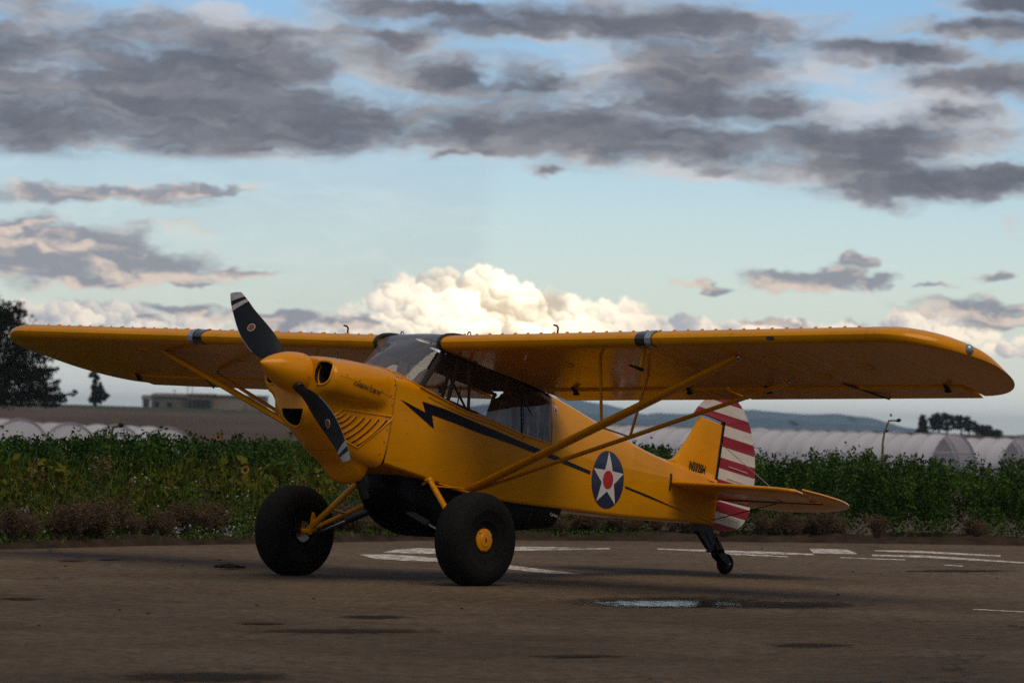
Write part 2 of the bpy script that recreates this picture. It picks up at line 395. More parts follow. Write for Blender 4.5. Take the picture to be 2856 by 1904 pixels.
def glass(name, tint, rough=.02, amt=1.0, dirt=.05):
    M = bpy.data.materials.new(name); M.use_nodes = True; t = M.node_tree; t.nodes.clear(); N = NT(t)
    tr = N.new('ShaderNodeBsdfTransparent'); tr.inputs[0].default_value = tint
    gl = N.new('ShaderNodeBsdfGlossy'); gl.inputs['Roughness'].default_value = rough; gl.inputs['Color'].default_value = (.95, .97, 1, 1)
    df = N.new('ShaderNodeBsdfDiffuse'); df.inputs[0].default_value = (.36, .36, .41, 1)
    lw = N.new('ShaderNodeLayerWeight'); lw.inputs[0].default_value = .5; frs = N.m('MULTIPLY_ADD', N.m('POWER', lw.outputs['Facing'], 5.), .95, .045)
    m1 = N.new('ShaderNodeMixShader'); t.links.new(N.m('MULTIPLY', frs, amt, clamp=True), m1.inputs[0]); t.links.new(tr.outputs[0], m1.inputs[1]); t.links.new(gl.outputs[0], m1.inputs[2])
    co = N.new('ShaderNodeTexCoord').outputs['Object']
    spk = N.ss(N.noise(co, 120, 2, .5), .62, .70)
    m2 = N.new('ShaderNodeMixShader'); t.links.new(N.m('MULTIPLY_ADD', spk, .10, dirt), m2.inputs[0]); t.links.new(m1.outputs[0], m2.inputs[1]); t.links.new(df.outputs[0], m2.inputs[2])
    o = N.new('ShaderNodeOutputMaterial'); t.links.new(m2.outputs[0], o.inputs[0])
    return M
M_WSC = glass('windshield_acrylic', (.62, .63, .68, 1), .03, 1.0, .21)
M_WIN = glass('window_acrylic', (.86, .87, .89, 1), .015, 2.2, .012)
def AP(mb, name, mats, parent=PL, smooth=True, autos=40, fix=True):
    o = mb.obj(name, mats, parent, smooth, a2w, autos)
    if fix: fix_normals(o)
    return o
def pip(x, xs, ys): return float(np.interp(x, xs, ys))

# ---------------- fuselage lines
def hw(x): return pip(x, [.78, 2.7, 5.3], [.38, .38, .05])
def zbot(x): return float(interp([.78, 1.28, 1.75, 2.15, 3.02, 3.91, 5.04, 5.33], [-.575, -.595, -.62, -.605, -.522, -.425, -.276, -.245], x)[0])
def zsill(x): return pip(x, [.78, 1.29, 1.45, 1.62, 1.96, 2.32, 2.7, 3.37, 4.64, 5.33], [.07, .07, .045, .022, .010, -.028, -.035, -.05, .036, .07])
def zapex(x): return pip(x, [2.68, 3.07, 3.64, 4.24, 4.66, 5.33], [.45, .399, .305, .216, .178, .16])
mb = MB()
xs = np.unique(np.r_[np.linspace(.78, 2.7, 30), np.linspace(2.7, 5.32, 44)])
R = []
for x in xs:
    w, b, t = hw(x), zbot(x), zsill(x); r = min(.03, w * .4)
    half = [(w, t), (w + .004 * min(1, w / .2), (t * .55 + b * .45)), (w, b + r)] + [(w - r + r * math.cos(a), b + r - r * math.sin(a)) for a in (.5, 1.05, 1.57)] + [(w * .5, b - .004)]
    R.append([(x, y, z) for y, z in half] + [(x, 0, b - .006)] + [(x, -y, z) for y, z in reversed(half)])
mb.rings(R, False)
FUS = AP(mb, 'fuselage', M_YF, autos=30)
fus_bvh = [np.array(p) for p in mb.v]; fus_f = list(mb.f)
# turtledeck behind the cabin
mb = MB(); R = []
for x in np.linspace(2.71, 5.30, 40):
    w, l, a = hw(x), zsill(x), zapex(x); k = np.clip((5.0 - x) / 2.0, 0, 1)
    half = [(1., 0.), (.94, .32), (.81 + .04 * (1 - k), .755), (.72, .86), (.45, .955), (.2, .99)]
    R.append([(x, w * p, l + (a - l) * q) for p, q in half] + [(x, 0, a)] + [(x, -w * p, l + (a - l) * q) for p, q in reversed(half)])
mb.rings(R, False)
mb.f.append(tuple(range(13)))                              # rear cabin bulkhead
mb.mi.append(0)
DECK = AP(mb, 'turtledeck', M_YF, autos=28)
side_v = fus_bvh + [np.array(p) for p in mb.v]; side_f = fus_f + [tuple(i + len(fus_bvh) for i in f) for f in mb.f[:-1]]
# boot cowl between firewall and windshield
xb = [(0, .79, .228), (.10, .83, .214), (.22, .93, .186), (.31, .965, .148), (.355, 1.03, .118), (.376, 1.15, .092), (.38, 1.29, .07)]
dome = crom([(y, z) for y, _, z in xb], 25); xbase = interp([p[0] + i * 1e-3 for i, p in enumerate(xb)], [p[1] for p in xb], dome[:, 0] + np.linspace(0, 6e-3, 25))
mb = MB(); R = []
for t in np.linspace(0, 1, 10):
    half = [(.775 + t * (max(xbase[i], .785) - .775), dome[i, 0], dome[i, 1]) for i in range(25)]
    R.append([(x, -y, z) for x, y, z in reversed(half)] + half[1:])
mb.rings(R, False)
AP(mb, 'boot_cowl', M_Y)
rim = [(max(xbase[i], .785), dome[i, 0], dome[i, 1] + .004) for i in range(25)]
rim = [(x, -y, z) for x, y, z in reversed(rim)] + rim[1:]
WTR = AP(MB().tube(rim, .007, 8), 'windshield_trim', M_Y)

# ---------------- engine cowling
secs = {
 .085: [(0, .140), (.10, .138), (.19, .124), (.305, .088), (.358, .028), (.360, -.05), (.335, -.108), (.282, -.152), (.232, -.205), (.195, -.27), (.125, -.345), (0, -.372)],
 .115: [(0, .152), (.10, .150), (.20, .134), (.330, .096), (.384, .032), (.386, -.055), (.358, -.118), (.292, -.163), (.250, -.22), (.210, -.29), (.135, -.372), (0, -.402)],
 .20: [(0, .168), (.11, .166), (.215, .150), (.346, .108), (.398, .037), (.400, -.06), (.366, -.130), (.294, -.166), (.262, -.23), (.225, -.31), (.155, -.405), (0, -.446)],
 .34: [(0, .186), (.11, .184), (.22, .168), (.350, .125), (.402, .047), (.404, -.055), (.372, -.133), (.302, -.168), (.280, -.24), (.250, -.34), (.185, -.465), (0, -.516)],
 .50: [(0, .200), (.11, .198), (.22, .183), (.343, .141), (.397, .057), (.400, -.045), (.372, -.128), (.312, -.164), (.302, -.24), (.278, -.36), (.215, -.53), (0, -.575)],
 .66: [(0, .211), (.115, .207), (.225, .190), (.332, .149), (.387, .065), (.391, -.030), (.373, -.118), (.334, -.158), (.336, -.24), (.318, -.38), (.26, -.56), (0, -.60)],
 .74: [(0, .219), (.115, .214), (.228, .194), (.325, .152), (.375, .068), (.379, -.020), (.379, -.09), (.372, -.15), (.366, -.24), (.355, -.40), (.31, -.565), (0, -.595)],
 .785: [(0, .226), (.115, .214), (.228, .194), (.325, .152), (.375, .068), (.380, -.010), (.380, -.08), (.380, -.15), (.379, -.24), (.375, -.42), (.345, -.565), (0, -.58)],
}
kx = sorted(secs); arr = np.array([np.array(secs[k]).ravel() for k in kx])
X = np.r_[np.linspace(.085, .2, 9)[:-1], np.linspace(.2, .785, 26)]
rows = interp(kx, arr, X).reshape(len(X), 12, 2)
R = []
for x, row in zip(X, rows):
    c = crom(row, 34); c[0, 0] = 0; c[-1, 0] = 0
    R.append([(x, y, z) for y, z in c] + [(x, -y, z) for y, z in c[-2:0:-1]])
front = []
for s_, xo in ((.95, .072), (.86, .066), (.72, .066)):
    front.append([(xo, p[1] * s_, p[2] * s_ - (1 - s_) * .0) for p in R[0]])
def cheek(p):
    """the cylinder cheeks reach further forward than the nose ring"""
    x, y, z = p; k = min(1, max(0, 1 - (x - .066) / .22)); a = min(1, max(0, (abs(y) - .15) / .12)); b_ = min(1, max(0, (z + .20) / .10)); sm = lambda u: u * u * (3 - 2 * u)
    return (x - .012 * sm(k) * sm(a) * sm(b_), y, z)
R = [[cheek(p) for p in r] for r in R]; front = [[cheek(p) for p in r] for r in front]
mb = MB().rings(list(reversed(front)) + R, True, True, True)
cow = AP(mb, 'cowling', [M_Y, M_INT], autos=None)
fix_normals(cow)
def cut(o, cutter):
    md = o.modifiers.new('b', 'BOOLEAN'); md.operation = 'DIFFERENCE'; md.object = cutter; md.solver = 'EXACT'; md.material_mode = 'TRANSFER'
    dg = bpy.context.evaluated_depsgraph_get(); me = bpy.data.meshes.new_from_object(o.evaluated_get(dg))
    o.modifiers.clear(); old = o.data; o.data = me; bpy.data.meshes.remove(old); bpy.data.objects.remove(cutter)
def ell_ring(x, cy, cz, ry, rz, n=32, e=2.4):
    out = []
    for t in np.linspace(0, 2 * math.pi, n, endpoint=False):
        c, s_ = math.cos(t), math.sin(t)
        out.append((x, cy + ry * math.copysign(abs(c) ** (2 / e), c), cz + rz * math.copysign(abs(s_) ** (2 / e), s_)))
    return out
INL = dict(cy=.272, cz=.010, ry=.084, rz=.094)
for sg in (-1, 1):
    cb = MB().rings([ell_ring(-.1, sg * INL['cy'], INL['cz'], INL['ry'], INL['rz']), ell_ring(.34, sg * INL['cy'] * 1.02, INL['cz'] - .01, INL['ry'], INL['rz'])], True, True, True)
    c_ = AP(cb, 'cutter', M_INT); cut(cow, c_)
arc = [(.118 * math.cos(t), -.275 + .128 * math.sin(t)) for t in np.linspace(math.pi, 2 * math.pi, 18)]
cb = MB().slab([(y, z) for y, z in arc], -.1, .34, 0)
c_ = AP(cb, 'cutter', M_INT); cut(cow, c_)
cow.data.polygons.foreach_set('use_smooth', [True] * len(cow.data.polygons)); cow.data.set_sharp_from_angle(angle=math.radians(35))
cow_v = [p for Rr in (list(reversed(front)) + R) for p in Rr]; cowF = MB().rings(list(reversed(front)) + R).f
COWB = BVHTree.FromPolygons([tuple(p) for p in cow_v], cowF)
SIDEB = BVHTree.FromPolygons([tuple(p) for p in side_v] + [tuple(p) for p in cow_v], side_f + [tuple(i + len(side_v) for i in f) for f in cowF])
def on_front(y, z, off=.004):
    h = COWB.ray_cast(Vector((-1, y, z)), Vector((1, 0, 0)))
    return (h[0].x - off, y, z) if h[0] is not None else (.1, y, z)
for sg in (-1, 1):                                         # raised lips round the openings
    ring = [on_front(p[1], p[2], .001) for p in ell_ring(0, sg * INL['cy'], INL['cz'], INL['ry'] + .004, INL['rz'] + .004, 40)]
    AP(MB().tube(ring + ring[:2], .010, 8, False), 'inlet_lip', M_Y, cow)
    cyl = MB().lathe([(0, .0), (.004, .05), (.05, .052), (.07, .046), (.12, .05)], (.18, sg * .275, .015), (1, sg * .1, 0), 20)
    for k in range(5): cyl.lathe([(0, .055), (0, .062), (.006, .062), (.006, .055)], (.22 + k * .018, sg * .28, .015), (1, sg * .1, 0), 20)
    AP(cyl, 'engine_cylinder', M_PIPE, cow)
ring = [on_front(y, z, .001) for y, z in [(.122 * math.cos(t), -.275 + .133 * math.sin(t)) for t in np.linspace(math.pi, 2 * math.pi, 24)] + [(.122 - .244 * i / 9, -.273) for i in range(10)]]
AP(MB().tube(ring + ring[:2], .007, 8, False), 'chin_inlet_lip', M_Y, cow)
# flared outlet under the cowling
ch = {.42: (.19, -.545, -.46), .52: (.205, -.59, -.47), .60: (.212, -.628, -.48), .655: (.216, -.672, -.49), .70: (.222, -.712, -.5), .745: (.222, -.738, -.51), .775: (.216, -.742, -.52)}
kx = sorted(ch); R = []
for x in np.linspace(.42, .775, 16):
    w, zb, zt = interp(kx, [ch[k] for k in kx], x)[0]
    half = [(w * math.sin(t) ** .75, zt + (zb - zt) * max(math.cos(t), 0) ** .62) for t in np.linspace(0, math.pi / 2, 14)]
    R.append([(x, y, z) for y, z in reversed(half)] + [(x, -y, z) for y, z in half[1:]])
ch_o = AP(MB().rings(R, False), 'cowl_outlet', M_Y, fix=False)
R2 = [[(p[0] - .004, p[1] * .96, p[2] + .012) for p in r] for r in R[6:]]
AP(MB().rings(R2, False), 'outlet_lining', M_INT, ch_o, fix=False)
AP(MB().tube([(.70, -.12, -.58), (.775, -.125, -.67), (.885, -.13, -.83)], .040, 16), 'exhaust_pipe', M_PIPE)
def on_side(x, z, off=.003, sg=-1):
    h = SIDEB.ray_cast(Vector((x, sg * 2, z)), Vector((0, -sg, 0)))
    if h[0] is None: return None
    return (x, h[0].y + sg * off, z)
def decal(name, poly_v, poly_f, m, parent, off=.003, maxlen=.06, sg=-1):
    v, f = dense(poly_v, poly_f, maxlen); q = [on_side(x, z, off, sg) for x, z in v]
    bad = {i for i, p in enumerate(q) if p is None}
    q = [p if p is not None else (0, 0, 0) for p in q]; f = [t for t in f if not bad & set(t)]
    mb = MB().add(q, f); o = mb.obj(name, m, parent, True, a2w)
    return o
def side_tube(name, pts, r, m, parent, n=6, close=False, off=0.):
    q = []
    for i in range(len(pts) - 1):
        for t in np.linspace(0, 1, n, endpoint=False): q.append(on_side(*(np.array(pts[i]) * (1 - t) + np.array(pts[i + 1]) * t), off))
    q.append(on_side(*pts[-1], off)); q = [p for p in q if p]
    return AP(MB().tube(q + (q[:2] if close else []), r, 6), name, m, parent)
# louvre panel: raised frame and seven curved slots
lf = [(.332, -.222), (.80, -.188), (.78, -.225), (.573, -.485), (.421, -.449), (.26, -.305)]
LP = side_tube('louvre_panel', lf, .008, M_Y, cow, 8, True)
sl = [((.366, -.251), (.293, -.317)), ((.423, -.258), (.332, -.344)), ((.478, -.257), (.367, -.379)), ((.554, -.251), (.403, -.418)), ((.615, -.247), (.458, -.441)), ((.685, -.236), (.512, -.46)), ((.75, -.227), (.565, -.474))]
for a, b in sl:
    a, b = np.array(a), np.array(b); n_ = np.array([b[1] - a[1], a[0] - b[0]]); n_ /= np.linalg.norm(n_)
    mid = (a + b) / 2 - n_ * .010; cv = crom([a, mid, b], 9); w = .007
    pv = [p + n_ * w for p in cv] + [p - n_ * w for p in reversed(cv)]
    decal('louvre_slot', pv, [tuple(range(len(pv)))], M_INT, LP, .002, .05)
    q = [on_side(*(p + n_ * .014), .004) for p in cv]; q = [p for p in q if p]
    AP(MB().tube(q, [.004] + [.011] * (len(q) - 2) + [.004], 6), 'louvre_lip', M_Y, LP)
# seams and fasteners
side_tube('cowl_seam', [(.13, .004), (.36, -.008), (.60, -.028), (.785, -.05)], .0016, M_PIPE, cow, 8, off=-.0004)
side_tube('firewall_seam', [(.79, .12), (.79, -.1), (.79, -.3), (.785, -.5)], .0022, M_PIPE, cow, 8)
scr = [(.20, .022), (.34, .01), (.48, -.002), (.62, -.018), (.74, -.03), (.77, .06), (.77, -.10), (.765, -.2), (.765, -.3), (.76, -.4), (.75, -.5), (.34, -.232), (.46, -.222), (.60, -.212), (.74, -.202)]
for x, z in scr:
    p = on_side(x, z, 0)
    if p: AP(MB().lathe([(-.002, .007), (.003, .007), (.004, .0)], p, (0, -1, 0), 8), 'fastener', M_STEEL, cow)

# ---------------- spinner and propeller
AXIS = (1, 0, 0)
prof = [(-.365, .004), (-.355, .014), (-.33, .034), (-.28, .068), (-.22, .098), (-.15, .126), (-.08, .147), (0, .160), (.05, .164), (.064, .164), (.066, .158)]
SPN = AP(MB().lathe([(a, b) for a, b in prof], (0, 0, 0), AXIS, 48), 'spinner', M_Y, autos=60)
AP(MB().lathe([(.0, .1), (.03, .155), (.055, .158), (.055, .0)], (.018, 0, 0), AXIS, 40), 'spinner_backplate', M_INT, SPN)
for k in range(10):
    t = k / 10 * 2 * math.pi + .2; AP(MB().lathe([(0, .005), (.004, .005), (.005, 0)], (.03, .163 * math.cos(t), .163 * math.sin(t)), (0, math.cos(t), math.sin(t)), 6), 'fastener', M_STEEL, SPN)
PRA = .9
PC = np.array([-.02, 0, -.030])
PROP = AP(MB().lathe([(-.05, .0), (-.05, .07), (.05, .07), (.05, .0)], (-.02, 0, 0), AXIS, 24), 'propeller', M_INT)
rad = np.array([0, -math.sin(PRA), -math.cos(PRA)])         # lower blade
tl = np.array([0, -math.cos(PRA), math.sin(PRA)])
for half in (0, 1):
    s_ = 1 if half == 0 else -1
    r_ = rad * s_; t_ = tl * s_
    # radius, width, offset of mid chord toward leading edge, pitch, thickness
    tab = np.array([(.985 * q_[0],) + q_[1:] for q_ in [(.10, .075, .0, 62, .070), (.17, .085, .0, 56, .060), (.25, .150, .006, 42, .045), (.35, .208, .014, 34, .034), (.48, .236, .022, 28, .026), (.62, .226, .022, 24, .020), (.76, .194, .012, 21, .015), (.88, .155, -.012, 19, .011), (.97, .112, -.034, 17, .008), (1.025, .076, -.050, 16, .005)]])
    rr = np.unique(np.r_[np.linspace(.10, .82, 30), .85, .873, .911, .945, .98, 1.009]); T = interp(tab[:, 0], tab[:, 1:], rr)
    rings = []; n = 22
    for q, (w, o, p, th) in zip(rr, T):
        p = math.radians(p); cd = math.cos(p) * t_ + math.sin(p) * np.array([-1., 0, 0]); nd = np.cross(cd, r_)
        if nd[0] > 0: nd = -nd
        ring = []
        sl_ = .0 if q < .8 else (q - .8) / .2
        for k in range(n):
            a = 2 * math.pi * k / n; c = math.cos(a)
            rr_ = q + (.030 * c * min(1, sl_ * 1.5) if q < 1.0 else -.006 * abs(c) ** 3 + .034 * c)
            ring.append(PC + r_ * rr_ + t_ * o + cd * (c * w / 2) + nd * (math.sin(a) * th / 2 * (1.25 if math.sin(a) > 0 else .6) * (.25 + .75 * abs(math.sin(a)))))
        rings.append(ring)
    mbb = MB(); mbb.rings(rings, True, True, True)
    mis = []
    for i in range(len(rr) - 1):
        q = (rr[i] + rr[i + 1]) / 2
        for k in range(n):
            edge = (k in (0, n - 1)) and q > .42
            wht = .873 < q < .911 or q > .945
            mis.append(1 if edge else (2 if wht else 0))
    mbb.mi = mis + [0, 2]
    BL = AP(mbb, 'propeller_blade', [M_BLADE, M_STRIP, mat('shaded_grey_white_paint', (.36, .35, .34, 1), .5, noise=(20, .2))], PROP)  # white tip bands greyed: shade put into the paint colour
    AP(MB().tube([PC + r_ * .06, PC + r_ * .165], .042, 16), 'blade_root', M_BLK, BL)
    q = .63; w, o, p, th = interp(tab[:, 0], tab[:, 1:], [q])[0]; p = math.radians(p)
    cd = math.cos(p) * t_ + math.sin(p) * np.array([-1., 0, 0]); nd = np.cross(cd, r_); nd = -nd if nd[0] > 0 else nd
    c0 = PC + r_ * q + t_ * o + nd * (th / 2 * 1.25 + .001)
    M_BRN = mat('badge_brown', (.09, .06, .03, 1), .4)
    for nm, r0, hh, mm_ in (('blade_badge', .034, .0015, M_WHITE), ('badge_disc', .030, .0022, M_BRN)):
        bd = AP(MB().lathe([(-.004, r0), (hh, r0), (hh, .0)], c0, nd, 24), nm, mm_, BL)
    bar = MB(); e1 = (cd * .8 + r_ * .6); e2 = np.cross(nd, e1)
    bar.add([c0 + nd * .003 + e1 * a + e2 * b for a, b in ((-.027, -.009), (.027, -.009), (.027, .009), (-.027, .009))], [(0, 1, 2, 3)])
    AP(bar, 'badge_band', M_STARRED, BL)
# ---------------- wings
XLE, CH, ZB0, ZB1, DIH = 1.2234, 1.569, .448, .359, .0185
AT = np.array([0, .006, .0125, .025, .05, .1, .15, .2, .3, .4, .5, .6, .7, .8, .9, 1.])
AU = np.array([.052, .075, .087, .103, .125, .150, .165, .175, .182, .178, .165, .143, .115, .082, .045, .006])
AL = np.array([.052, .026, .015, .006, .001, 0, 0, 0, 0, 0, 0, 0, 0, 0, 0, 0])
def plan(y):
    a = 0. if y < 4.70 else .75 * (1 - max(0, 1 - ((y - 4.70) / .52) ** 2.) ** .5)
    b = CH if y < 4.6 else .75 + (CH - .75) * math.sqrt(max(0, 1 - ((y - 4.6) / .62) ** 2))
    return a, max(b, a + .004)
def wpt(y, t, up, k=1.):
    """point on the wing at span y, chord fraction t, k scales height"""
    a, b = plan(y); x = a + t * (b - a); sc = ((b - a) / CH) ** .8 if y > 4.35 else 1.
    u = x / CH; base = ZB0 + (ZB1 - ZB0) * u + DIH * y
    lift = (1 - sc) * .030
    h = np.interp(t, AT, AU if up else AL) * sc
    return np.array([XLE + x, y, base + lift + h * k])
def ring_w(y, s, t1=1., n=34, dz=0.):
    ts = t1 * (np.linspace(0, 1, n) ** 1.9)
    r = [wpt(y, t, True) for t in reversed(ts)] + [wpt(y, t, False) for t in ts[1:]]
    return [(p[0], s * p[1], p[2] + dz) for p in r]
M_LENS = mat('landing_light_lens', (.012, .013, .018, 1), .08, coat=1.)
M_LED = mat('led_reflector', (.42, .45, .5, 1), .25, metal=.7, bump=(160, 1., .01))
M_NAVL = mat('nav_light_glass', (.25, .28, .27, 1), .1, metal=.3, coat=1.)
vg_big = MB().add([(-.035, -.004, 0), (.03, -.012, 0), (.03, .012, 0), (-.035, .004, 0), (-.01, -.002, .018), (.03, -.010, .020), (.03, .010, .020), (-.01, .002, .018)], [(0, 1, 5, 4), (1, 2, 6, 5), (2, 3, 7, 6), (3, 0, 4, 7), (4, 5, 6, 7)])
vg_me = None
WINGS = []
for s in (-1, 1):
    ys = np.r_[np.linspace(.36, 4.30, 14), np.linspace(4.36, 4.60, 5)]
    Wg = AP(MB().rings([ring_w(y, s, .80) for y in ys], True, True, True), 'wing', M_YF, autos=38); WINGS.append(Wg)
    yt = 4.605 + .613 * np.sin(np.linspace(0, math.pi / 2, 16))
    AP(MB().rings([ring_w(y, s, 1.) for y in yt], True, True, True), 'wing_tip', M_Y, Wg, autos=38)
    def surf(nm, y0, y1, parent):
        R = []
        for y in np.linspace(y0, y1, 8):
            up = [wpt(y, t, True) for t in np.linspace(1, .825, 8)]; lo = [wpt(y, t, False) for t in np.linspace(.815, 1, 8)]
            nose = [wpt(y, .81, True, .72), wpt(y, .807, True, .35)]
            R.append([(p[0], s * p[1], p[2] - .016) for p in up + nose + lo])
        return AP(MB().rings(R, True, True, True), nm, M_YF, parent, autos=38)
    fl = surf('flap', .40, 2.32, Wg); ai = surf('aileron', 2.35, 4.59, Wg)
    # hinge brackets
    for y, pr in ((.75, fl), (1.95, fl), (2.75, ai), (4.47, ai)):
        p = wpt(y, .80, False); b = MB()
        b.slab([(p[0] - .05, p[2] + .004), (p[0] + .04, p[2] - .01), (p[0] + .035, p[2] - .05), (p[0] + .01, p[2] - .055)], s * y - .006, s * y + .006)
        b.tube([(p[0] + .022, s * y - .03, p[2] - .04), (p[0] + .022, s * y + .03, p[2] - .04)], .009, 8)
        AP(b, 'hinge_bracket', M_PIPE, pr)
    for yy, tt in ((1.25, .34), (2.45, .36), (3.45, .24), (3.5, .62), (4.1, .45)):
        p = wpt(yy, tt, False); n_ = 26; rg_ = [(p[0] + .075 * math.cos(a), s * yy + .075 * math.sin(a), p[2] - .002 - .0567 * .075 * math.cos(a)) for a in np.linspace(0, 2 * math.pi, n_)]
        AP(MB().tube(rg_, .004, 5, False), 'inspection_cover', M_YF, Wg)
    # control rod near the aileron
    a = wpt(3.55, .74, False); b_ = wpt(3.75, .965, False); AP(MB().tube([(a[0], s * a[1], a[2]), (b_[0], s * b_[1], b_[2] - .035), (b_[0] + .01, s * b_[1], b_[2])], .007, 6), 'control_rod', M_PIPE, ai)
    # landing light
    def band(y0, y1, m_, nm, par, o=.004):
        R = []
        for y in np.linspace(y0, y1, 5):
            ts = .075 * np.linspace(0, 1, 14) ** 1.9
            r = [wpt(y, t, True) for t in reversed(ts)] + [wpt(y, t * .8, False) for t in ts[1:]]
            R.append([(p[0] - o * 1.5, s * p[1], p[2] + (o if i < 13 else -o)) for i, p in enumerate(r)])
        return AP(MB().rings(R, False), nm, m_, par)
    LL = band(2.40, 2.565, M_LENS, 'landing_light', Wg)
    band(2.50, 2.563, M_LED, 'led_array', LL, .0065)
    # navigation light on the tip
    p = wpt(5.165, .14, True, .6); AP(MB().sphere((p[0], s * (p[1] + .01), p[2]), .042, 14, sc=(1, 1, 1)), 'nav_light', M_NAVL, Wg)
    # vortex generators
    for i in range(15):
        y = .52 + i * .272
        for k, (dy, sc_) in enumerate(((0., 1.), (.136, .62))):
            p = wpt(y + dy, .062, True)
            if vg_me is None:
                o = vg_big.obj('vortex_generator', M_Y, Wg); vg_me = o.data
            else:
                o = bpy.data.objects.new('vortex_generator', vg_me); COL.objects.link(o); o.parent = Wg
            q = a2w((p[0], s * p[1], p[2] - .002)); o.location = q; o.scale = (sc_ * .75, sc_ * .9, .68); o.rotation_euler = (0, TH - .25, s * (.3 if k else -.3))
    # lifting eye and fuel vent
    p = wpt(.36, .20, True); ring = [(p[0], s * .372 + .017 * math.cos(t), p[2] + .022 + .024 * math.sin(t)) for t in np.linspace(0, 2 * math.pi, 17)]
    AP(MB().tube(ring, .006, 8, False), 'lifting_eye', M_STEEL, Wg)
    p = wpt(1.36 if s < 0 else .95, .17, True); yy = s * p[1]
    AP(MB().tube([(p[0], yy, p[2] - .01), (p[0], yy, p[2] + .045), (p[0] - .004, yy, p[2] + .058), (p[0] - .02, yy - s * 0., p[2] + .068), (p[0] - .055, yy, p[2] + .066)], .0075, 8), 'fuel_vent', M_PIPE, Wg)
    # drain and stall vane
    p = wpt(1.05, .18, False); AP(MB().tube([(p[0], s * p[1], p[2] + .01), (p[0], s * p[1], p[2] - .03)], .008, 8).tube([(p[0] - .02, s * p[1], p[2] - .02), (p[0] + .02, s * p[1], p[2] - .02)], .005, 6), 'fuel_drain', M_STEEL, Wg)
    if s < 0:
        p = wpt(3.72, .004, False); AP(MB().box((p[0] - .012, -3.75, p[2] - .012), (p[0] + .01, -3.69, p[2] + .012)), 'stall_vane', M_PIPE, Wg, False, None)
        p = wpt(2.39, .09, False); q0 = (p[0], -2.39, p[2] + .02); q1 = (p[0] - .01, -2.39, p[2] - .155)
        AP(MB().tube([q0, q1], .010, 8, r2=.022, flat=(1, 0, 0)), 'pitot_mast', M_Y, Wg)
        AP(MB().tube([(q1[0] + .02, -2.39, q1[2]), (q1[0] - .14, -2.39, q1[2] + .004)], [.016, .009], 10), 'pitot_tube', M_PIPE, Wg)
    # black gasket on the root rib
    R = [(p[0] - (.004 if i else 0), p[1], p[2]) for i, p in enumerate(ring_w(.352, s, .30, 24))]
    AP(MB().tube(R, .018, 8), 'root_gasket', M_BLK, Wg)

# ---------------- lift struts
STR = []
for s in (-1, 1):
    f1 = np.array([1.774, s * .388, -.599]); f2 = np.array([XLE + .3377, s * 3.196, .484]); r1 = f1 + np.array([.05, 0, .008]); r2 = np.array([XLE + .9994, s * 3.196, .425])
    d = (f2 - f1); fl = np.array([1, 0, 0])
    o = AP(MB().tube([f1, f1 + d * .05, f1 + d * .95, f2 - d * .012], [.012, .026, .026, .014], 16, r2=.050, flat=fl), 'front_strut', M_Y)
    AP(MB().tube([f2 - d * .02, f2 + np.array([0, 0, .02])], .013, 8).sphere(f2 - d * .01, .022, 8), 'strut_fitting', M_STEEL, o)
    AP(MB().tube([f1 + d * .06 + (.05, 0, -.008), f1 + d * .93 + (.05, 0, -.012)], .0035, 6), 'pitot_line', M_PIPE, o)
    d2 = r2 - r1
    o2 = AP(MB().tube([r1, r1 + d2 * .05, r1 + d2 * .95, r2 - d2 * .012], [.010, .015, .015, .011], 14, r2=.029, flat=fl), 'rear_strut', M_Y)
    AP(MB().tube([r2 - d2 * .02, r2 + np.array([0, 0, .02])], .011, 8).sphere(r2 - d2 * .01, .018, 8), 'strut_fitting', M_STEEL, o2)
    ts = (1.80 - .388) / (3.196 - .388); pf, pr = f1 + d * ts, r1 + d2 * ts
    wf = wpt(1.80, .20, False); wr = wpt(1.87, .53, False); wf = np.array([wf[0], s * wf[1], wf[2]]); wr = np.array([wr[0], s * wr[1], wr[2]])
    j = AP(MB().tube([pf, wf], .0085, 8, r2=.017, flat=fl), 'jury_strut', M_Y)
    AP(MB().tube([pr, wr], .0085, 8, r2=.015, flat=fl), 'jury_strut', M_Y)
    AP(MB().tube([pf + (.03, 0, -.02), pr], .007, 8), 'jury_brace', M_Y)

# ---------------- windshield, windows, cabin
wb = [np.array(p) for p in rim]                              # base curve, port to starboard
def ws_top(y):
    a = abs(y); return np.array([1.245 + .03 * (a / .36) ** 2, y, .520 + .012 * (1 - (a / .36) ** 2)])
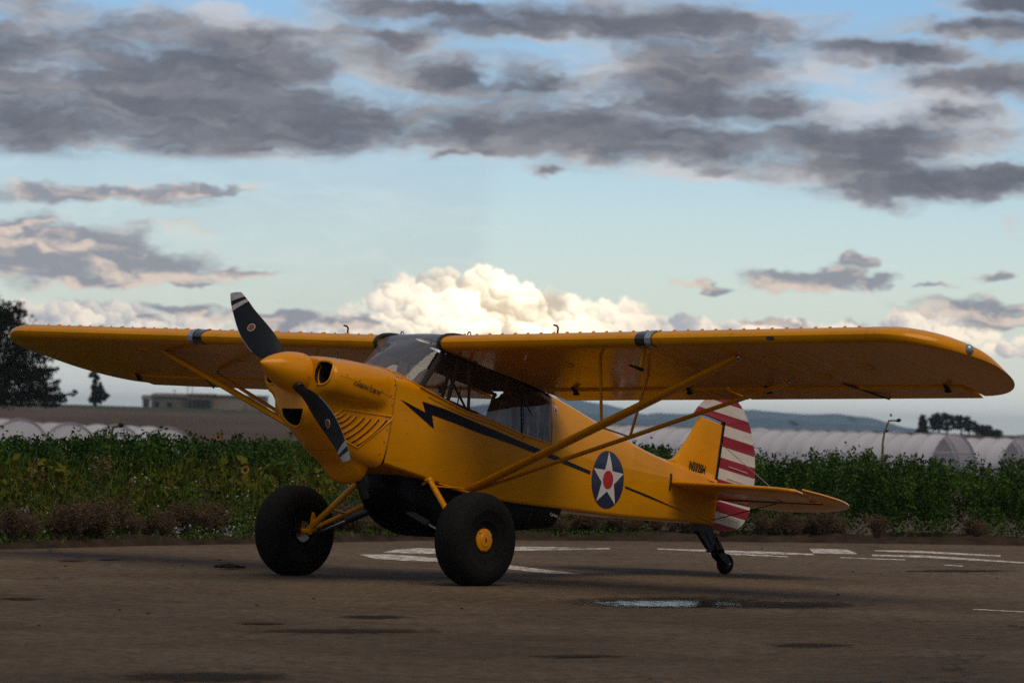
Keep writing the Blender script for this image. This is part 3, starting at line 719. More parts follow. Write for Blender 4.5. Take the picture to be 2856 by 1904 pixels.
# trim the base curve where the front pillar meets it
k0 = min(range(25), key=lambda i: abs(rim[i][0] - 1.05)); base = wb[k0:len(wb) - k0]; nb = len(base)
R = []
for t in np.linspace(0, 1, 14):
    row = []
    for i, p in enumerate(base):
        y = -.352 + .704 * i / (nb - 1); q = ws_top(y)
        bul = math.sin(math.pi * t) * .012 * (1 - abs(y / .36) ** 4); r = p * (1 - t) + q * t
        row.append(r + np.array([-bul * .6, 0, bul]))
    R.append(row)
for x, zz in ((1.30, .575), (1.40, .612), (1.55, .628)):      # carries on over the cabin roof
    R.append([np.array([x + .02 * (abs(y) / .36) ** 2, y, zz - .01 * (y / .36) ** 2]) for y in np.linspace(-.352, .352, nb)])
AP(MB().rings(R, False), 'windshield', M_WSC)
pil = R[0][0], R[13][0]
for s in (-1, 1):
    a, b = R[0][0 if s < 0 else -1], R[13][0 if s < 0 else -1]
    # side window: follows the sill, the pillar and the wing root
    xs_ = np.linspace(1.06, 2.70, 24); lo = []; hi = []
    for x in xs_:
        zl = zsill(x) + .002 if x > 1.29 else float(np.interp(x, [1.03, 1.15, 1.29], [.118, .092, .072]))
        t = (x - a[0]) / (b[0] - a[0]); zh = a[2] + t * (b[2] - a[2]) if x < b[0] else wpt(.36, (x - XLE) / CH, False)[2] + .01
        zh = max(zh, zl + .002)
        lo.append((x, s * .379, zl)); hi.append((x, s * (.379 - .03 * (zh - zl) / .4 - .035 * max(0, (x - 2.2) / .5)), zh))
    AP(MB().rings([lo, [tuple((np.array(p) + np.array(q)) / 2) for p, q in zip(lo, hi)], hi], False), 'side_window', M_WIN, autos=None)
    AP(MB().tube([(2.33, s * .384, zsill(2.33)), (2.31, s * .37, .19), (2.30, s * .352, .36)], .006, 6), 'window_seam', M_PIPE)
    AP(MB().tube([(p[0], p[1] + s * .004, p[2]) for p in lo], .008, 6), 'window_sill_strip', M_Y)
# cabin roof skylight frame
rf = MB()
for y in (-.33, -.11, .11, .33): rf.tube([(1.42, y, .60), (2.0, y, .61), (2.7, y, .44)], .012, 6)
for x, z in ((1.50, .605), (1.85, .605), (2.25, .555)): rf.tube([(x, -.35, z), (x, .35, z)], .014, 6)
for y0, y1 in ((-.33, 0), (0, .33)): rf.tube([(1.5, y0, .60), (1.85, y1, .60)], .01, 6); rf.tube([(1.85, y0, .60), (2.25, y1, .55)], .01, 6)
AP(rf, 'cabin_roof_frame', M_PIPE)
AP(MB().rings([[(x, y, z) for y in np.linspace(-.35, .35, 9)] for x, z in ((1.55, .632), (1.75, .632), (1.98, .615))], False), 'skylight', M_WIN)
rp = MB().rings([[(x, y, z) for y in np.linspace(-.355, .355, 9)] for x, z in ((1.97, .618), (2.3, .578), (2.71, .452))], False); rp.rings([[(x, y, z) for y in np.linspace(-.35, .35, 9)] for x, z in ((1.95, .56), (2.3, .52), (2.71, .42))], False)
AP(rp, 'roof_panel', M_YF, autos=None)
hl = MB()
for s in (-1, 1): hl.rings([[(x, s * .352, wpt(.36, (x - XLE) / CH, False)[2] - .004), (x, s * .345, wpt(.36, (x - XLE) / CH, True)[2] - .004)] for x in np.linspace(1.34, 2.75, 10)], False)
hl.rings([[(x, y, z) for y in np.linspace(-.35, .35, 9)] for x, z in ((1.93, .535), (2.3, .495), (2.70, .40))], False)
AP(hl, 'headliner', M_INT, autos=None)
fr = MB()
for s in (-1, 1):
    fr.tube([(1.10, s * .34, .10), (1.34, s * .335, .50)], .022, 8)                # pillar
    fr.tube([(1.42, s * .345, .0), (1.52, s * .335, .52)], .017, 8)
    fr.tube([(1.70, s * .35, -.05), (1.62, s * .335, .50)], .013, 8)
    fr.tube([(2.05, s * .35, -.05), (2.12, s * .335, .47)], .015, 8)
    fr.tube([(2.62, s * .35, -.05), (2.66, s * .29, .38)], .016, 8)
    fr.tube([(2.10, s * .35, .45), (2.62, s * .35, .0)], .010, 8)
    fr.tube([(.86, s * .06, .20), (1.30, s * .20, .50)], .010, 8)                   # windshield V brace
    fr.tube([(1.10, s * .34, .10), (2.66, s * .35, -.04)], .014, 8)
AP(fr, 'cabin_frame', M_PIPE)
li = MB()
for s in (-1, 1): li.rings([[(x, s * (hw(x) - .014), zbot(x) + .02), (x, s * (hw(x) - .014), zsill(x) - .012)] for x in np.linspace(.80, 2.70, 14)], False)
li.rings([[(x, -hw(x) + .014, zbot(x) + .02), (x, hw(x) - .014, zbot(x) + .02)] for x in np.linspace(.80, 2.70, 14)], False)
li.box((.82, -.33, -.5), (.9, .33, .14)); li.slab([(-.35, -.55), (.35, -.55), (.36, -.05), (.29, .33), (0, .42), (-.29, .33), (-.36, -.05)], 2.66, 2.69, 0)
AP(li, 'cabin_lining', M_INT, False and PL or PL, autos=20)
pn = MB().slab([(-.31, -.1), (.31, -.1), (.31, .12), (.2, .19), (0, .21), (-.2, .19), (-.31, .12)], 1.00, 1.03, 0)
for y, z, r in ((-.2, .08, .04), (-.1, .1, .04), (.0, .1, .04), (.1, .1, .04), (.2, .08, .04)): pn.lathe([(0, r), (.012, r), (.012, 0)], (1.03, y, z), (1, 0, 0), 14)
AP(pn, 'instrument_panel', M_INT)
for x, nm in ((1.62, 'pilot_seat'), (2.28, 'rear_seat')):
    w = .14
    st = MB().slab([(x - .28, -.30), (x + .12, -.34), (x + .14, -.26), (x - .28, -.20)], -w, w)
    st.slab([(x + .08, -.32), (x + .15, -.32), (x + .20, -.02), (x + .17, .02), (x + .13, -.02)], -w, w)
    so = AP(st, nm, mat('black_seat_fabric', (.012, .012, .013, 1), .85), autos=30)
    AP(MB().tube([(x + .17, -.10, .0), (x + .10, -.1, -.1), (x + .02, -.06, -.26)], .012, 6).tube([(x + .17, .10, .0), (x + .10, .1, -.1), (x + .02, .06, -.26)], .012, 6), 'harness', M_PIPE, so)
    AP(MB().tube([(x - .36, 0, -.5), (x - .30, 0, -.15), (x - .33, 0, .0)], .012, 8), 'control_stick', M_PIPE)

# ---------------- landing gear
AX = np.array([1.286, 1.0, -1.064])
def up_world(): return np.array([-ST, 0, CT])
RW, WW = .3747, .285
for s in (-1, 1):
    c = np.array([AX[0], s * AX[1], AX[2]])
    h = WW / 2
    tp = [(-.60, .085), (-.66, .11), (-.76, .150), (-.80, .153), (-.80, .160), (-.84, .175), (-.95, .225), (-.985, .232), (-.985, .240), (-1., .275), (-.93, .318), (-.78, .350), (-.52, .368), (-.25, .3745), (0, RW)]
    prof = [(a * h, r) for a, r in tp] + [(-a * h, r) for a, r in reversed(tp[:-1])]
    wo_ = AP(MB().lathe(prof, c, (0, 1, 0), 72), 'main_wheel', M_RUB, autos=60)
    # flatten where the tyre rests on the ground, with a slight bulge
    me = wo_.data
    for v in me.vertices:
        if v.co.z < .012:
            k = (.012 - v.co.z); v.co.z = .004 + min(.008, (v.co.z + .02) * .1 if v.co.z > -.02 else 0); v.co.y += math.copysign(k * .5, v.co.y - s) if abs(v.co.y - s) > .05 else 0
    AP(MB().tube([c + np.array([.13, s * h * .72, -.05]), c + np.array([.135, s * h * .92, -.055])], .006, 6), 'valve', M_PIPE, wo_)
    hubm = mat('wheel_hub_black', (.012, .012, .012, 1), .5, metal=.5)
    AP(MB().lathe([(-h * .62, .0), (-h * .62, .105), (-h * .3, .10), (h * .3, .10), (h * .62, .105), (h * .62, .0)], c, (0, 1, 0), 32), 'wheel_rim', hubm, wo_)
    cap = AP(MB().lathe([(h * .60, .092), (h * .70, .090), (h * .735, .080), (h * .74, .056), (h * .78, .050), (h * .80, .0)], c, (0, s, 0), 32), 'hub_cap', M_Y, wo_)
    for k in range(3):
        t = k * 2.094 + .5; AP(MB().lathe([(0, .006), (.006, .006), (.006, 0)], c + np.array([.082 * math.cos(t), s * h * .71, .082 * math.sin(t)]), (0, s, 0), 6), 'cap_screw', M_PIPE, cap)
    em = [(.0, .026), (-.012, .004), (.004, .006), (-.004, -.026), (.013, -.002), (-.002, -.003)]
    AP(MB().add([c + np.array([x, s * (h * .80 + .002), z]) for x, z in em], [(0, 1, 2), (3, 4, 5), (1, 5, 4, 2)]), 'cap_emblem', M_PIPE, cap, fix=False)
    AP(MB().lathe([(h * .62, .0), (h * .62, .085), (h * .70, .085), (h * .70, .0)], c, (0, -s, 0), 28), 'brake_disc', M_STEEL, wo_)
    AP(MB().box(*[c + np.array(q) for q in ((-.13, min(-s * h * .60, -s * h * .82), -.02), (-.05, max(-s * h * .60, -s * h * .82), .08))]), 'brake_caliper', hubm, wo_, False, None)
    axle = c + np.array([0, -s * .13, .0]); ff = np.array([1.335, s * .371, -.598]); rf_ = np.array([1.80, s * .372, -.604])
    dd = axle - ff
    gl_ = AP(MB().tube([ff, ff + dd * .1, axle - dd * .03, axle], [.016, .024, .024, .018], 14), 'gear_leg', M_Y)
    AP(MB().tube([axle + (0, s * .12, 0), axle - (0, s * .05, 0)], .026, 12), 'axle', M_Y, gl_)
    AP(MB().slab([(axle[0] - .03, axle[2] - .02), (axle[0] + .05, axle[2] - .03), (axle[0] + .06, axle[2] + .01), (axle[0] + .0, axle[2] + .16), (axle[0] - .02, axle[2] + .16)], axle[1] - .006 - s * .06, axle[1] + .006 - s * .06), 'gusset', M_Y, gl_, False, None)
    AP(MB().sphere(ff, .03, 10).tube([ff + (-.05, 0, .0), ff + (.05, 0, 0)], .014, 8), 'gear_fitting', M_Y, gl_)
    dr = axle - rf_
    AP(MB().tube([rf_, axle], .019, 12), 'gear_leg', M_Y)
    AP(MB().tube([ff + dd * .58, rf_ + dr * .58], .010, 8), 'gear_brace', M_Y)
    cb_ = np.array([1.32, s * .035, -.803]); sh_ = axle + np.array([.015, -s * .03, -.03]); ds = sh_ - cb_
    sk = AP(MB().tube([cb_, cb_ + ds * .52], .028, 14), 'shock_strut', M_BLK)
    AP(MB().tube([cb_ + ds * .50, cb_ + ds * .86], .011, 10), 'piston_rod', M_STEEL, sk)
    AP(MB().tube([cb_ + ds * .84, sh_], .018, 10), 'shock_boot', M_PIPE, sk)
    AP(MB().tube([ff + (.0, -s * .03, -.01), np.array([1.32, s * .01, -.795])], .013, 10), 'cabane_tube', M_Y)
    stp = MB().tube([ff + (.10, s * .01, -.005), ff + (.36, s * .12, -.03)], .008, 8).tube([ff + (.03, 0, -.04), ff + (.30, s * .10, -.005)], .007, 8); AP(stp, 'boarding_step', M_Y)
AP(MB().sphere((1.32, 0, -.803), .04, 12, sc=(.7, 1.3, .6)), 'cabane_joint', M_Y)

# ---------------- belly pod
pd = {1.14: (.10, -.69, -.55), 1.17: (.19, -.76, -.55), 1.24: (.27, -.84, -.55), 1.34: (.31, -.915, -.55), 1.48: (.33, -.97, -.55), 1.66: (.335, -1.0, -.55), 1.9: (.335, -.965, -.55), 2.5: (.33, -.812, -.53), 2.86: (.33, -.724, -.50), 2.95: (.325, -.705, -.48), 3.01: (.31, -.62, -.46), 3.045: (.30, -.53, -.46)}
kx = sorted(pd); R = []
for x in np.r_[np.linspace(1.14, 1.5, 12), np.linspace(1.55, 2.86, 14), np.linspace(2.9, 3.045, 8)]:
    w, zb, zt = interp(kx, [pd[k] for k in kx], x)[0]
    half = [(w * math.sin(t) ** .34, zt + (zb - zt) * max(math.cos(t), 0) ** .34) for t in np.linspace(0, math.pi / 2, 16)]
    R.append([(x, y, z) for y, z in reversed(half)] + [(x, -y, z) for y, z in half[1:]])
PODM = MB().rings(R, False, True, True)
POD = AP(PODM, 'belly_pod', M_POD, autos=40)
PB = BVHTree.FromPolygons([tuple(p) for p in PODM.v], PODM.f)
def on_pod(x, z, off=.003):
    h = PB.ray_cast(Vector((x, -2, z)), Vector((0, 1, 0))); return (x, h[0].y - off, z) if h[0] is not None else None
q = [on_pod(2.64 - .03 * t, -.53 - .22 * t, .0) for t in np.linspace(0, 1, 10)]; AP(MB().tube([p for p in q if p], .004, 6), 'pod_seam', M_PIPE, POD)
def text_on(txt, size, x0, z0, ang, proj_, m_, nm, parent, sx=1., extra=0.):
    v, f = text_mesh(txt, size, extra); v, f = dense(v, f, .012); ca, sa = math.cos(ang), math.sin(ang)
    q = [proj_(x0 + sx * p[0] * ca - p[1] * sa, z0 + sx * p[0] * sa + p[1] * ca) for p in v]
    if any(p is None for p in q): return None
    return MB().add(q, f).obj(nm, m_, parent, False, a2w)
text_on('Carbon', .036, 2.86, -.60, .02, lambda x, z: on_pod(x, z, .004), M_WHITE, 'pod_lettering', POD, 1.0, .0006)

# ---------------- tail
def hsurf(poly, th, z, name, m_, parent=PL, edge=.02):
    """flat tail surface with a rounded rim, outline (x, y)"""
    cx = np.mean([p[0] for p in poly]); cy = np.mean([p[1] for p in poly]); pl = np.array(poly, float); mb_ = MB()
    def inset(k): return pl + (np.array([cx, cy]) - pl) * k
    lv = [(0.10, -th / 2), (.03, -th * .42), (0, 0), (.03, th * .42), (.10, th / 2)]
    rg = [[(p[0], p[1], z + h) for p in inset(k)] for k, h in lv]
    mb_.rings(rg, True, True, True); return AP(mb_, name, m_, parent, autos=45)
for s in (-1, 1):
    st_ = crom([(4.56, .12), (4.60, .5), (4.68, 1.0), (4.74, 1.24), (4.80, 1.32)], 16).tolist() + [[5.02, 1.285], [5.285, 1.20], [5.285, .8], [5.285, .4], [5.285, .05], [4.9, .05]]
    hs = hsurf([(x, s * y) for x, y in st_], .038, -.005, 'stabilizer', M_YF)
    AP(MB().tube([(x, s * y, -.005) for x, y in st_[:16]], .016, 8), 'stabilizer_leading_edge', M_Y, hs)
    ev = crom([(4.70, 1.46), (4.95, 1.50), (5.25, 1.485), (5.50, 1.37), (5.70, 1.08), (5.80, .72), (5.80, .36), (5.70, .12)], 30).tolist() + [[5.315, .05], [5.315, .6], [5.315, 1.225], [5.02, 1.33], [4.86, 1.375]]
    hsurf([(x, s * y) for x, y in ev], .03, -.008, 'elevator', M_YF)
    wr_ = MB().tube([(5.30, 0, .49), (5.02, s * .95, .01)], .0035, 6); AP(wr_, 'tail_brace_wire', M_STEEL)
    AP(MB().tube([(5.30, 0, -.214), (5.26, s * .82, -.025)], .0045, 6), 'tail_brace_wire', M_PIPE)
    AP(MB().tube([(5.30, s * .04, -.02), (5.30, s * 1.23, -.026)], .007, 6), 'elevator_hinge', M_BLK)
def vsurf(poly, th, name, m_, parent=PL):
    cx = np.mean([p[0] for p in poly]); cz = np.mean([p[1] for p in poly]); pl = np.array(poly, float)
    def inset(k): return pl + (np.array([cx, cz]) - pl) * k
    lv = [(.12, -th / 2), (.03, -th * .42), (0, 0), (.03, th * .42), (.12, th / 2)]
    return AP(MB().rings([[(p[0], h, p[1]) for p in inset(k)] for k, h in lv], True, True, True), name, m_, parent, autos=45)
fin = crom([(4.42, .17), (4.60, .185), (4.72, .235), (4.82, .36), (4.93, .53), (5.00, .66)], 18).tolist() + [[5.15, .655], [5.298, .645], [5.298, .3], [5.298, .0], [5.298, -.245], [5.2, -.2], [4.9, 0.]]
FIN = vsurf(fin, .05, 'fin', M_YF)
M_FIL = M_Y
fil = MB(); R = []                                          # flared fillet at the base of the fin
for x in np.linspace(4.40, 5.25, 12):
    a = zapex(x); k = (x - 4.40) / .85; h = .004 + .055 * k; w = .02 + .05 * k
    R.append([(x, -w, a - .02 - .02 * k), (x, -.028, a + h * .3), (x, -.018, a + h), (x, .018, a + h), (x, .028, a + h * .3), (x, w, a - .02 - .02 * k)])
AP(fil.rings(R, False), 'fin_fillet', M_Y)
rud_o = crom([(5.325, -.262), (5.45, -.268), (5.60, -.245), (5.74, -.18), (5.82, -.08), (5.845, .10), (5.845, .30), (5.79, .50), (5.69, .69), (5.56, .83), (5.40, .905), (5.25, .915), (5.10, .86), (4.98, .77), (4.895, .655)], 70)
rud_in = np.array([[5.05, .685], [5.20, .680], [5.325, .670], [5.325, .4], [5.325, .1], [5.325, -.1]])
rpoly = np.vstack([rud_o, rud_in])
# rudder stripes: cut the outline into horizontal bands
bnd = [.645 - .0949 * k for k in range(-4, 12)]
bm = bmesh.new(); vs = [bm.verts.new((p[0], 0, p[1])) for p in rpoly]; bm.faces.new(vs)
for zc in bnd: bmesh.ops.bisect_plane(bm, geom=bm.verts[:] + bm.edges[:] + bm.faces[:], plane_co=(0, 0, zc), plane_no=(0, 0, 1))
bmesh.ops.triangulate(bm, faces=bm.faces[:])
bm.verts.index_update(); rv = [(v.co.x, v.co.z) for v in bm.verts]; rfc = [tuple(v.index for v in f.verts) for f in bm.faces]
rmi = []
for f in bm.faces:
    zc = f.calc_center_median().z; k = math.floor((.645 - zc) / .0949); rmi.append(0 if k % 2 == 0 else 1)
bm.free()
mbr = MB(); n_ = len(rv)
def rth(x, z):
    d = np.min(np.hypot(rud_o[:, 0] - x, rud_o[:, 1] - z)); return .004 + .016 * min(1, d / .12)
mbr.add([(x, -rth(x, z), z) for x, z in rv], rfc); mbr.add([(x, rth(x, z), z) for x, z in rv], [tuple(reversed(f)) for f in rfc]); mbr.mi = rmi + rmi
RUD = AP(mbr, 'rudder', [M_WHITE, M_RED], fix=False, autos=30)
rim_ = [(p[0], 0, p[1]) for p in rpoly]; mbt = MB()
for i in range(len(rim_)):
    a, b = np.array(rim_[i]), np.array(rim_[(i + 1) % len(rim_)])
    k = math.floor((.645 - (a[2] + b[2]) / 2) / .0949); mbt.tube([a, b], .006, 6, True, 0 if k % 2 == 0 else 1)
AP(mbt, 'rudder_rim', [M_WHITE, M_RED], RUD)
AP(MB().box((5.298, -.012, -.25), (5.326, .012, .66)), 'rudder_hinge_gap', M_BLK, RUD, False, None)
for z in (.30, .20, -.13, -.17): AP(MB().tube([(5.45, -.022, z), (5.72, -.018, z - .005)], .0035, 6), 'rudder_rib', M_WHITE, RUD)
AP(MB().box((5.80, -.006, .03), (5.90, .006, .10)), 'trim_tab', M_WHITE, RUD, False, None)
# tail wheel
tw_c = np.array([5.61, 0, -.535]); tw_r = .0906
TW = AP(MB().lathe([(-.028, .035), (-.034, .06), (-.030, .080), (-.016, .0895), (.016, .0895), (.030, .080), (.034, .06), (.028, .035)], tw_c, (0, 1, 0), 36), 'tail_wheel', M_RUB)
AP(MB().lathe([(-.030, 0), (-.030, .040), (.030, .040), (.030, 0)], tw_c, (0, 1, 0), 20), 'wheel_rim', M_PIPE, TW)
AP(MB().lathe([(.030, .010), (.052, .010), (.052, 0)], tw_c, (0, -1, 0), 10), 'axle_nut', M_STEEL, TW)
fk = MB()
for s in (-1, 1): fk.slab([(5.43, -.44), (5.50, -.425), (5.66, -.525), (5.62, -.56), (5.57, -.545), (5.47, -.50)], s * .040 - .005, s * .040 + .005)
fk.slab([(5.42, -.44), (5.51, -.42), (5.53, -.44), (5.45, -.475)], -.045, .045)
fk.slab([(5.38, -.34), (5.43, -.33), (5.54, -.43), (5.46, -.46), (5.42, -.42)], -.03, .03)
AP(fk, 'tail_wheel_fork', mat('tailwheel_dark_metal', (.01, .011, .016, 1), .3, metal=.4), TW, False, None)
sp_ = MB().slab([(5.12, -.27), (5.30, -.25), (5.31, -.30), (5.20, -.325), (5.13, -.33)], -.035, .035)
sp_.slab([(5.14, -.315), (5.27, -.31), (5.41, -.43), (5.39, -.455), (5.33, -.445)], -.022, .022)
sp_.slab([(5.22, -.28), (5.33, -.26), (5.44, -.39), (5.37, -.42)], -.028, .028)
sp_.tube([(5.37, 0, -.40), (5.365, 0, -.475)], .026, 12)
AP(sp_, 'tail_spring', M_BLK, PL, False, None)
AP(MB().tube([(5.345, -.03, -.265), (5.40, -.035, -.325), (5.45, -.035, -.385), (5.52, -.035, -.44)], .004, 6).tube([(5.385, -.035, -.305), (5.435, -.035, -.365)], .011, 8), 'steering_spring', mat('brass_spring', (.20, .13, .04, 1), .4, metal=.8), TW)
AP(MB().tube([(4.73, -.116, -.215), (5.30, -.05, -.232)], .004, 6), 'rudder_cable', M_PIPE)
# cover plate where the stabilizer enters the fuselage
sl_ = MB()
for z in (.05, -.055): pass
p_ = [on_side(4.545, z, .002) for z in np.linspace(-.075, .065, 8)]
AP(MB().tube([p for p in p_ if p], .012, 8), 'trim_slot', M_BLK)

side_tube('door_seam', [(1.16, .045), (1.40, .012), (1.62, -.012), (1.96, -.022), (2.34, -.060), (2.36, -.03)], .0025, M_PIPE, FUS, 8)
# ---------------- markings on the port side
def ngon(p): return p, [tuple(range(len(p)))]
bolt = [(.849, -.037), (1.157, -.082), (1.103, -.002), (1.374, -.009), (1.759, -.041), (2.149, -.070), (2.626, -.108), (2.842, -.118), (3.316, -.141), (3.318, -.170), (2.93, -.158), (2.556, -.147), (2.162, -.128), (1.776, -.117), (1.519, -.098), (1.235, -.085), (1.279, -.19)]
decal('lightning_stripe', *ngon(bolt), M_NAVY, FUS, .003, .09)
decal('tail_stripe', *ngon([(3.858, -.167), (4.248, -.18), (4.86, -.216), (4.232, -.197), (3.867, -.185)]), M_NAVY, FUS, .003, .08)
cx_, cz_, rr_ = 3.588, -.165, .243
circ = lambda r, n=56: [(cx_ + r * math.cos(t), cz_ + r * math.sin(t)) for t in np.linspace(0, 2 * math.pi, n, endpoint=False)]
STAR = decal('star_roundel', *ngon(circ(rr_)), mat('roundel_navy', (.010, .018, .055, 1), .35, coat=.2), FUS, .0025, .05)
a0 = math.radians(94.5)
sp5 = [(cx_ + (rr_ * .99 if k % 2 == 0 else rr_ * .40) * math.cos(a0 + k * math.pi / 5), cz_ + (rr_ * .99 if k % 2 == 0 else rr_ * .40) * math.sin(a0 + k * math.pi / 5)) for k in range(10)]
decal('roundel_star', [(cx_, cz_)] + sp5, [(0, i + 1, (i + 1) % 10 + 1) for i in range(10)], M_WHITE, STAR, .0045, .05)
decal('roundel_disc', *ngon(circ(.077, 32)), M_STARRED, STAR, .0065, .05)
text_on('N332SH', .108, 4.90, .172, -.02, lambda x, z: (x, -.036, z), M_NAVY, 'registration', FIN, .60, .004)
text_on('CARBON CUB FX', .040, .277, -.038, -.062, lambda x, z: on_side(x, z, .007), M_BLK, 'cowl_lettering', cow, 1.04, .0010)
text_on('3', .018, .605, -.036, -.062, lambda x, z: on_side(x, z, .007), M_BLK, 'cowl_lettering', cow, 1., .0003)
stk = decal('warning_placard', *ngon([(2.735, .30), (2.785, .30), (2.785, .235), (2.735, .235)]), M_WHITE, DECK, .004, .05)
decal('warning_triangle', *ngon([(2.742, .248), (2.778, .248), (2.76, .292)]), M_STARRED, stk, .007, .05)
decal('warning_bar', *ngon([(2.752, .252), (2.768, .252), (2.76, .275)]), M_BLK, stk, .009, .05)

for i in list(range(2, 23, 2)) + list(range(26, 47, 2)): AP(MB().sphere(np.array(rim[i]) + (-.014, 0, .001), .0045, 6), 'fastener', M_STEEL, WTR)
# ================================================================ ground
FH = np.array([math.cos(YAW), math.sin(YAW), 0.]); RH = np.array([math.sin(YAW), -math.cos(YAW), 0.])
def dl(D, L, z=0.):
    """world point D metres ahead of the camera's foot, L metres to its right"""
    p = np.array([CAM[0], CAM[1], 0]) + FH * D + RH * L; p[2] = z; return p
FPX = 11737.4 / 2856 * 2352
def lat(px, D): return (px - 1176) / FPX * D               # lateral offset of a picture column at distance D
def hgt(px, py, D): return CAM[2] + (968 + .0228 * (px - 1176) - py) / FPX * D
def to_px(p):
    d = np.asarray(p) - CAM; return 1176 + FPX * (d @ RT) / (d @ FW), 784 - FPX * (d @ UP) / (d @ FW)
def gpt(px, py, z=0.):
    u, v = (px - 1176) / FPX, -(py - 784) / FPX; d = RT * u + UP * v + FW; t = (z - CAM[2]) / d[2]; return CAM + d * t
# asphalt material: grain, painted light falloff, damp stains, cracks
M_ASP = bpy.data.materials.new('weathered_asphalt'); M_ASP.use_nodes = True
t = M_ASP.node_tree; N = NT(t); b = t.nodes['Principled BSDF']; co = N.new('ShaderNodeTexCoord').outputs['Object']
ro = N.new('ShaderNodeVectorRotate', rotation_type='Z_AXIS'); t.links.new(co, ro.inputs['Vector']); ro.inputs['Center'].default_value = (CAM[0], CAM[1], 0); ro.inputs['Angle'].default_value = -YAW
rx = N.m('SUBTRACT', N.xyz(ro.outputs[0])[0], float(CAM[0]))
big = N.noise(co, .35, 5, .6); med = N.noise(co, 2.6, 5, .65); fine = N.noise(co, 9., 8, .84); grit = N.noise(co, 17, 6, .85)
vignette = N.ss(N.m('MULTIPLY_ADD', N.m('SUBTRACT', big, .5), 14., rx), 17., 38.)                 # vignette painted into the asphalt colour: darkens toward the camera
c = N.mix(vignette, N.mix(N.ss(big, .38, .64), (.062, .043, .026, 1), (.088, .062, .039, 1)), N.mix(N.ss(big, .38, .64), (.118, .082, .052, 1), (.150, .106, .068, 1)))
c = N.mix(N.m('MULTIPLY', N.ss(med, .45, .75), .50), c, N.mix(1., c, (.52, .50, .47, 1), 'MULTIPLY'))
c = N.mix(N.ss(fine, .46, .58, 0., .72), c, N.mix(1., c, (.34, .35, .37, 1), 'MULTIPLY'))
c = N.mix(N.ss(grit, .545, .62, 0., .60), c, N.mix(1., c, (2.3, 2.3, 2.3, 1), 'MULTIPLY'))
vo = N.new('ShaderNodeTexVoronoi', feature='DISTANCE_TO_EDGE', voronoi_dimensions='2D'); wv = N.v('ADD', co, N.v('MULTIPLY', N.v('SUBTRACT', N.noise(co, 1.1, 5, .65, col=True), (.5, .5, .5)), (2.2, 2.2, 0))); t.links.new(wv, vo.inputs['Vector']); vo.inputs['Scale'].default_value = .10
crack = N.m('MULTIPLY', N.ss(vo.outputs['Distance'], .0035, .0012), N.ss(N.noise(co, .5, 3), .46, .56))
c = N.mix(crack, c, (.018, .014, .011, 1))
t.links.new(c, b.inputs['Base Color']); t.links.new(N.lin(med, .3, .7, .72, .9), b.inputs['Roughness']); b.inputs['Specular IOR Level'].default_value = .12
bp = N.new('ShaderNodeBump'); bp.inputs['Strength'].default_value = .8; bp.inputs['Distance'].default_value = .012
t.links.new(N.m('ADD', N.m('MULTIPLY', fine, .8), N.m('SUBTRACT', N.m('MULTIPLY', grit, .35), crack)), bp.inputs['Height']); t.links.new(bp.outputs[0], b.inputs['Normal'])
EDGE = [(-60, 33.), (-14, 33.5), (-8, 35.5), (-4.7, 39.0), (-3.6, 41.0), (-2.6, 42.5), (-.46, 45.7), (1.5, 46.8), (3.5, 47.7), (5.9, 48.5), (9, 49.6), (14, 51), (60, 60)]
EL = np.array([e[0] for e in EDGE]); ED = np.array([e[1] for e in EDGE])
def edge_d(L): return float(np.interp(L, EL, ED))
RG2 = np.random.default_rng(5)
ls = np.unique(np.r_[np.linspace(-60, -14, 12), np.linspace(-14, 14, 160), np.linspace(14, 60, 12)])
jit = RG2.normal(0, .05, len(ls)); fr_ = [dl(edge_d(l) + jit[i], l) for i, l in enumerate(ls)]
nr_ = [dl(-60, l) for l in ls]
tv = []; tf = []
rows_ = np.linspace(0, 1, 14)
for k, tt in enumerate(rows_):
    tv += [n_ * (1 - tt) + f_ * tt for n_, f_ in zip(nr_, fr_)]
nL = len(ls)
for k in range(len(rows_) - 1):
    for i in range(nL - 1): tf.append((k * nL + i, k * nL + i + 1, (k + 1) * nL + i + 1, (k + 1) * nL + i))
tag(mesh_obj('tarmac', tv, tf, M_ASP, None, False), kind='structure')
# terrain beyond: one sheet falling into a shallow valley, rising to a ploughed crest, reaching the horizon
def terrain(D, L):
    a = L / max(D, 1.); e = edge_d(L) if D < 120 else 0
    d1 = np.interp(D, [0, 40, 75, 160, 260, 450, 700, 1100, 1500, 1700, 2300, 3500, 9000, 26000], [-.35, -.10, -.12, -1.6, -3.2, -3.3, -2.6, .3, 1.4, 1.0, -6, -14, -20, -22])
    tilt = np.interp(a, [-.2, -.12, -.05, .0, .06, .13, .2], [2.6, 2.2, 1.5, .3, -.4, -1.0, -1.2]) * np.interp(D, [450, 1100, 1500, 1750, 3000], [0, .8, 1.15, 1.15, 0])
    und = (math.sin(D * .011 + L * .02) * .35 + math.sin(L * .035 + 1.3) * .3) * np.interp(D, [90, 300, 1000, 1500], [0, .8, 1., .3])
    return d1 + tilt + und
Ds = np.unique(np.r_[-380, -200, -100, -40, 0, 20, np.linspace(30, 80, 22), np.linspace(90, 500, 24), np.linspace(520, 1700, 34), 1900, 2600, 4000, 6500, 9000, 13000, 20000, 26000])
As = np.r_[-3., -1.5, -.8, -.45, np.linspace(-.3, .3, 50), .45, .8, 1.5, 3.]
gv = []; gf = []
for D in Ds:
    W0 = max(D, 300.)
    for a in As: gv.append(dl(D, a * W0, terrain(D, a * W0)))
nA = len(As)
for i in range(len(Ds) - 1):
    for j in range(nA - 1): gf.append((i * nA + j, i * nA + j + 1, (i + 1) * nA + j + 1, (i + 1) * nA + j))
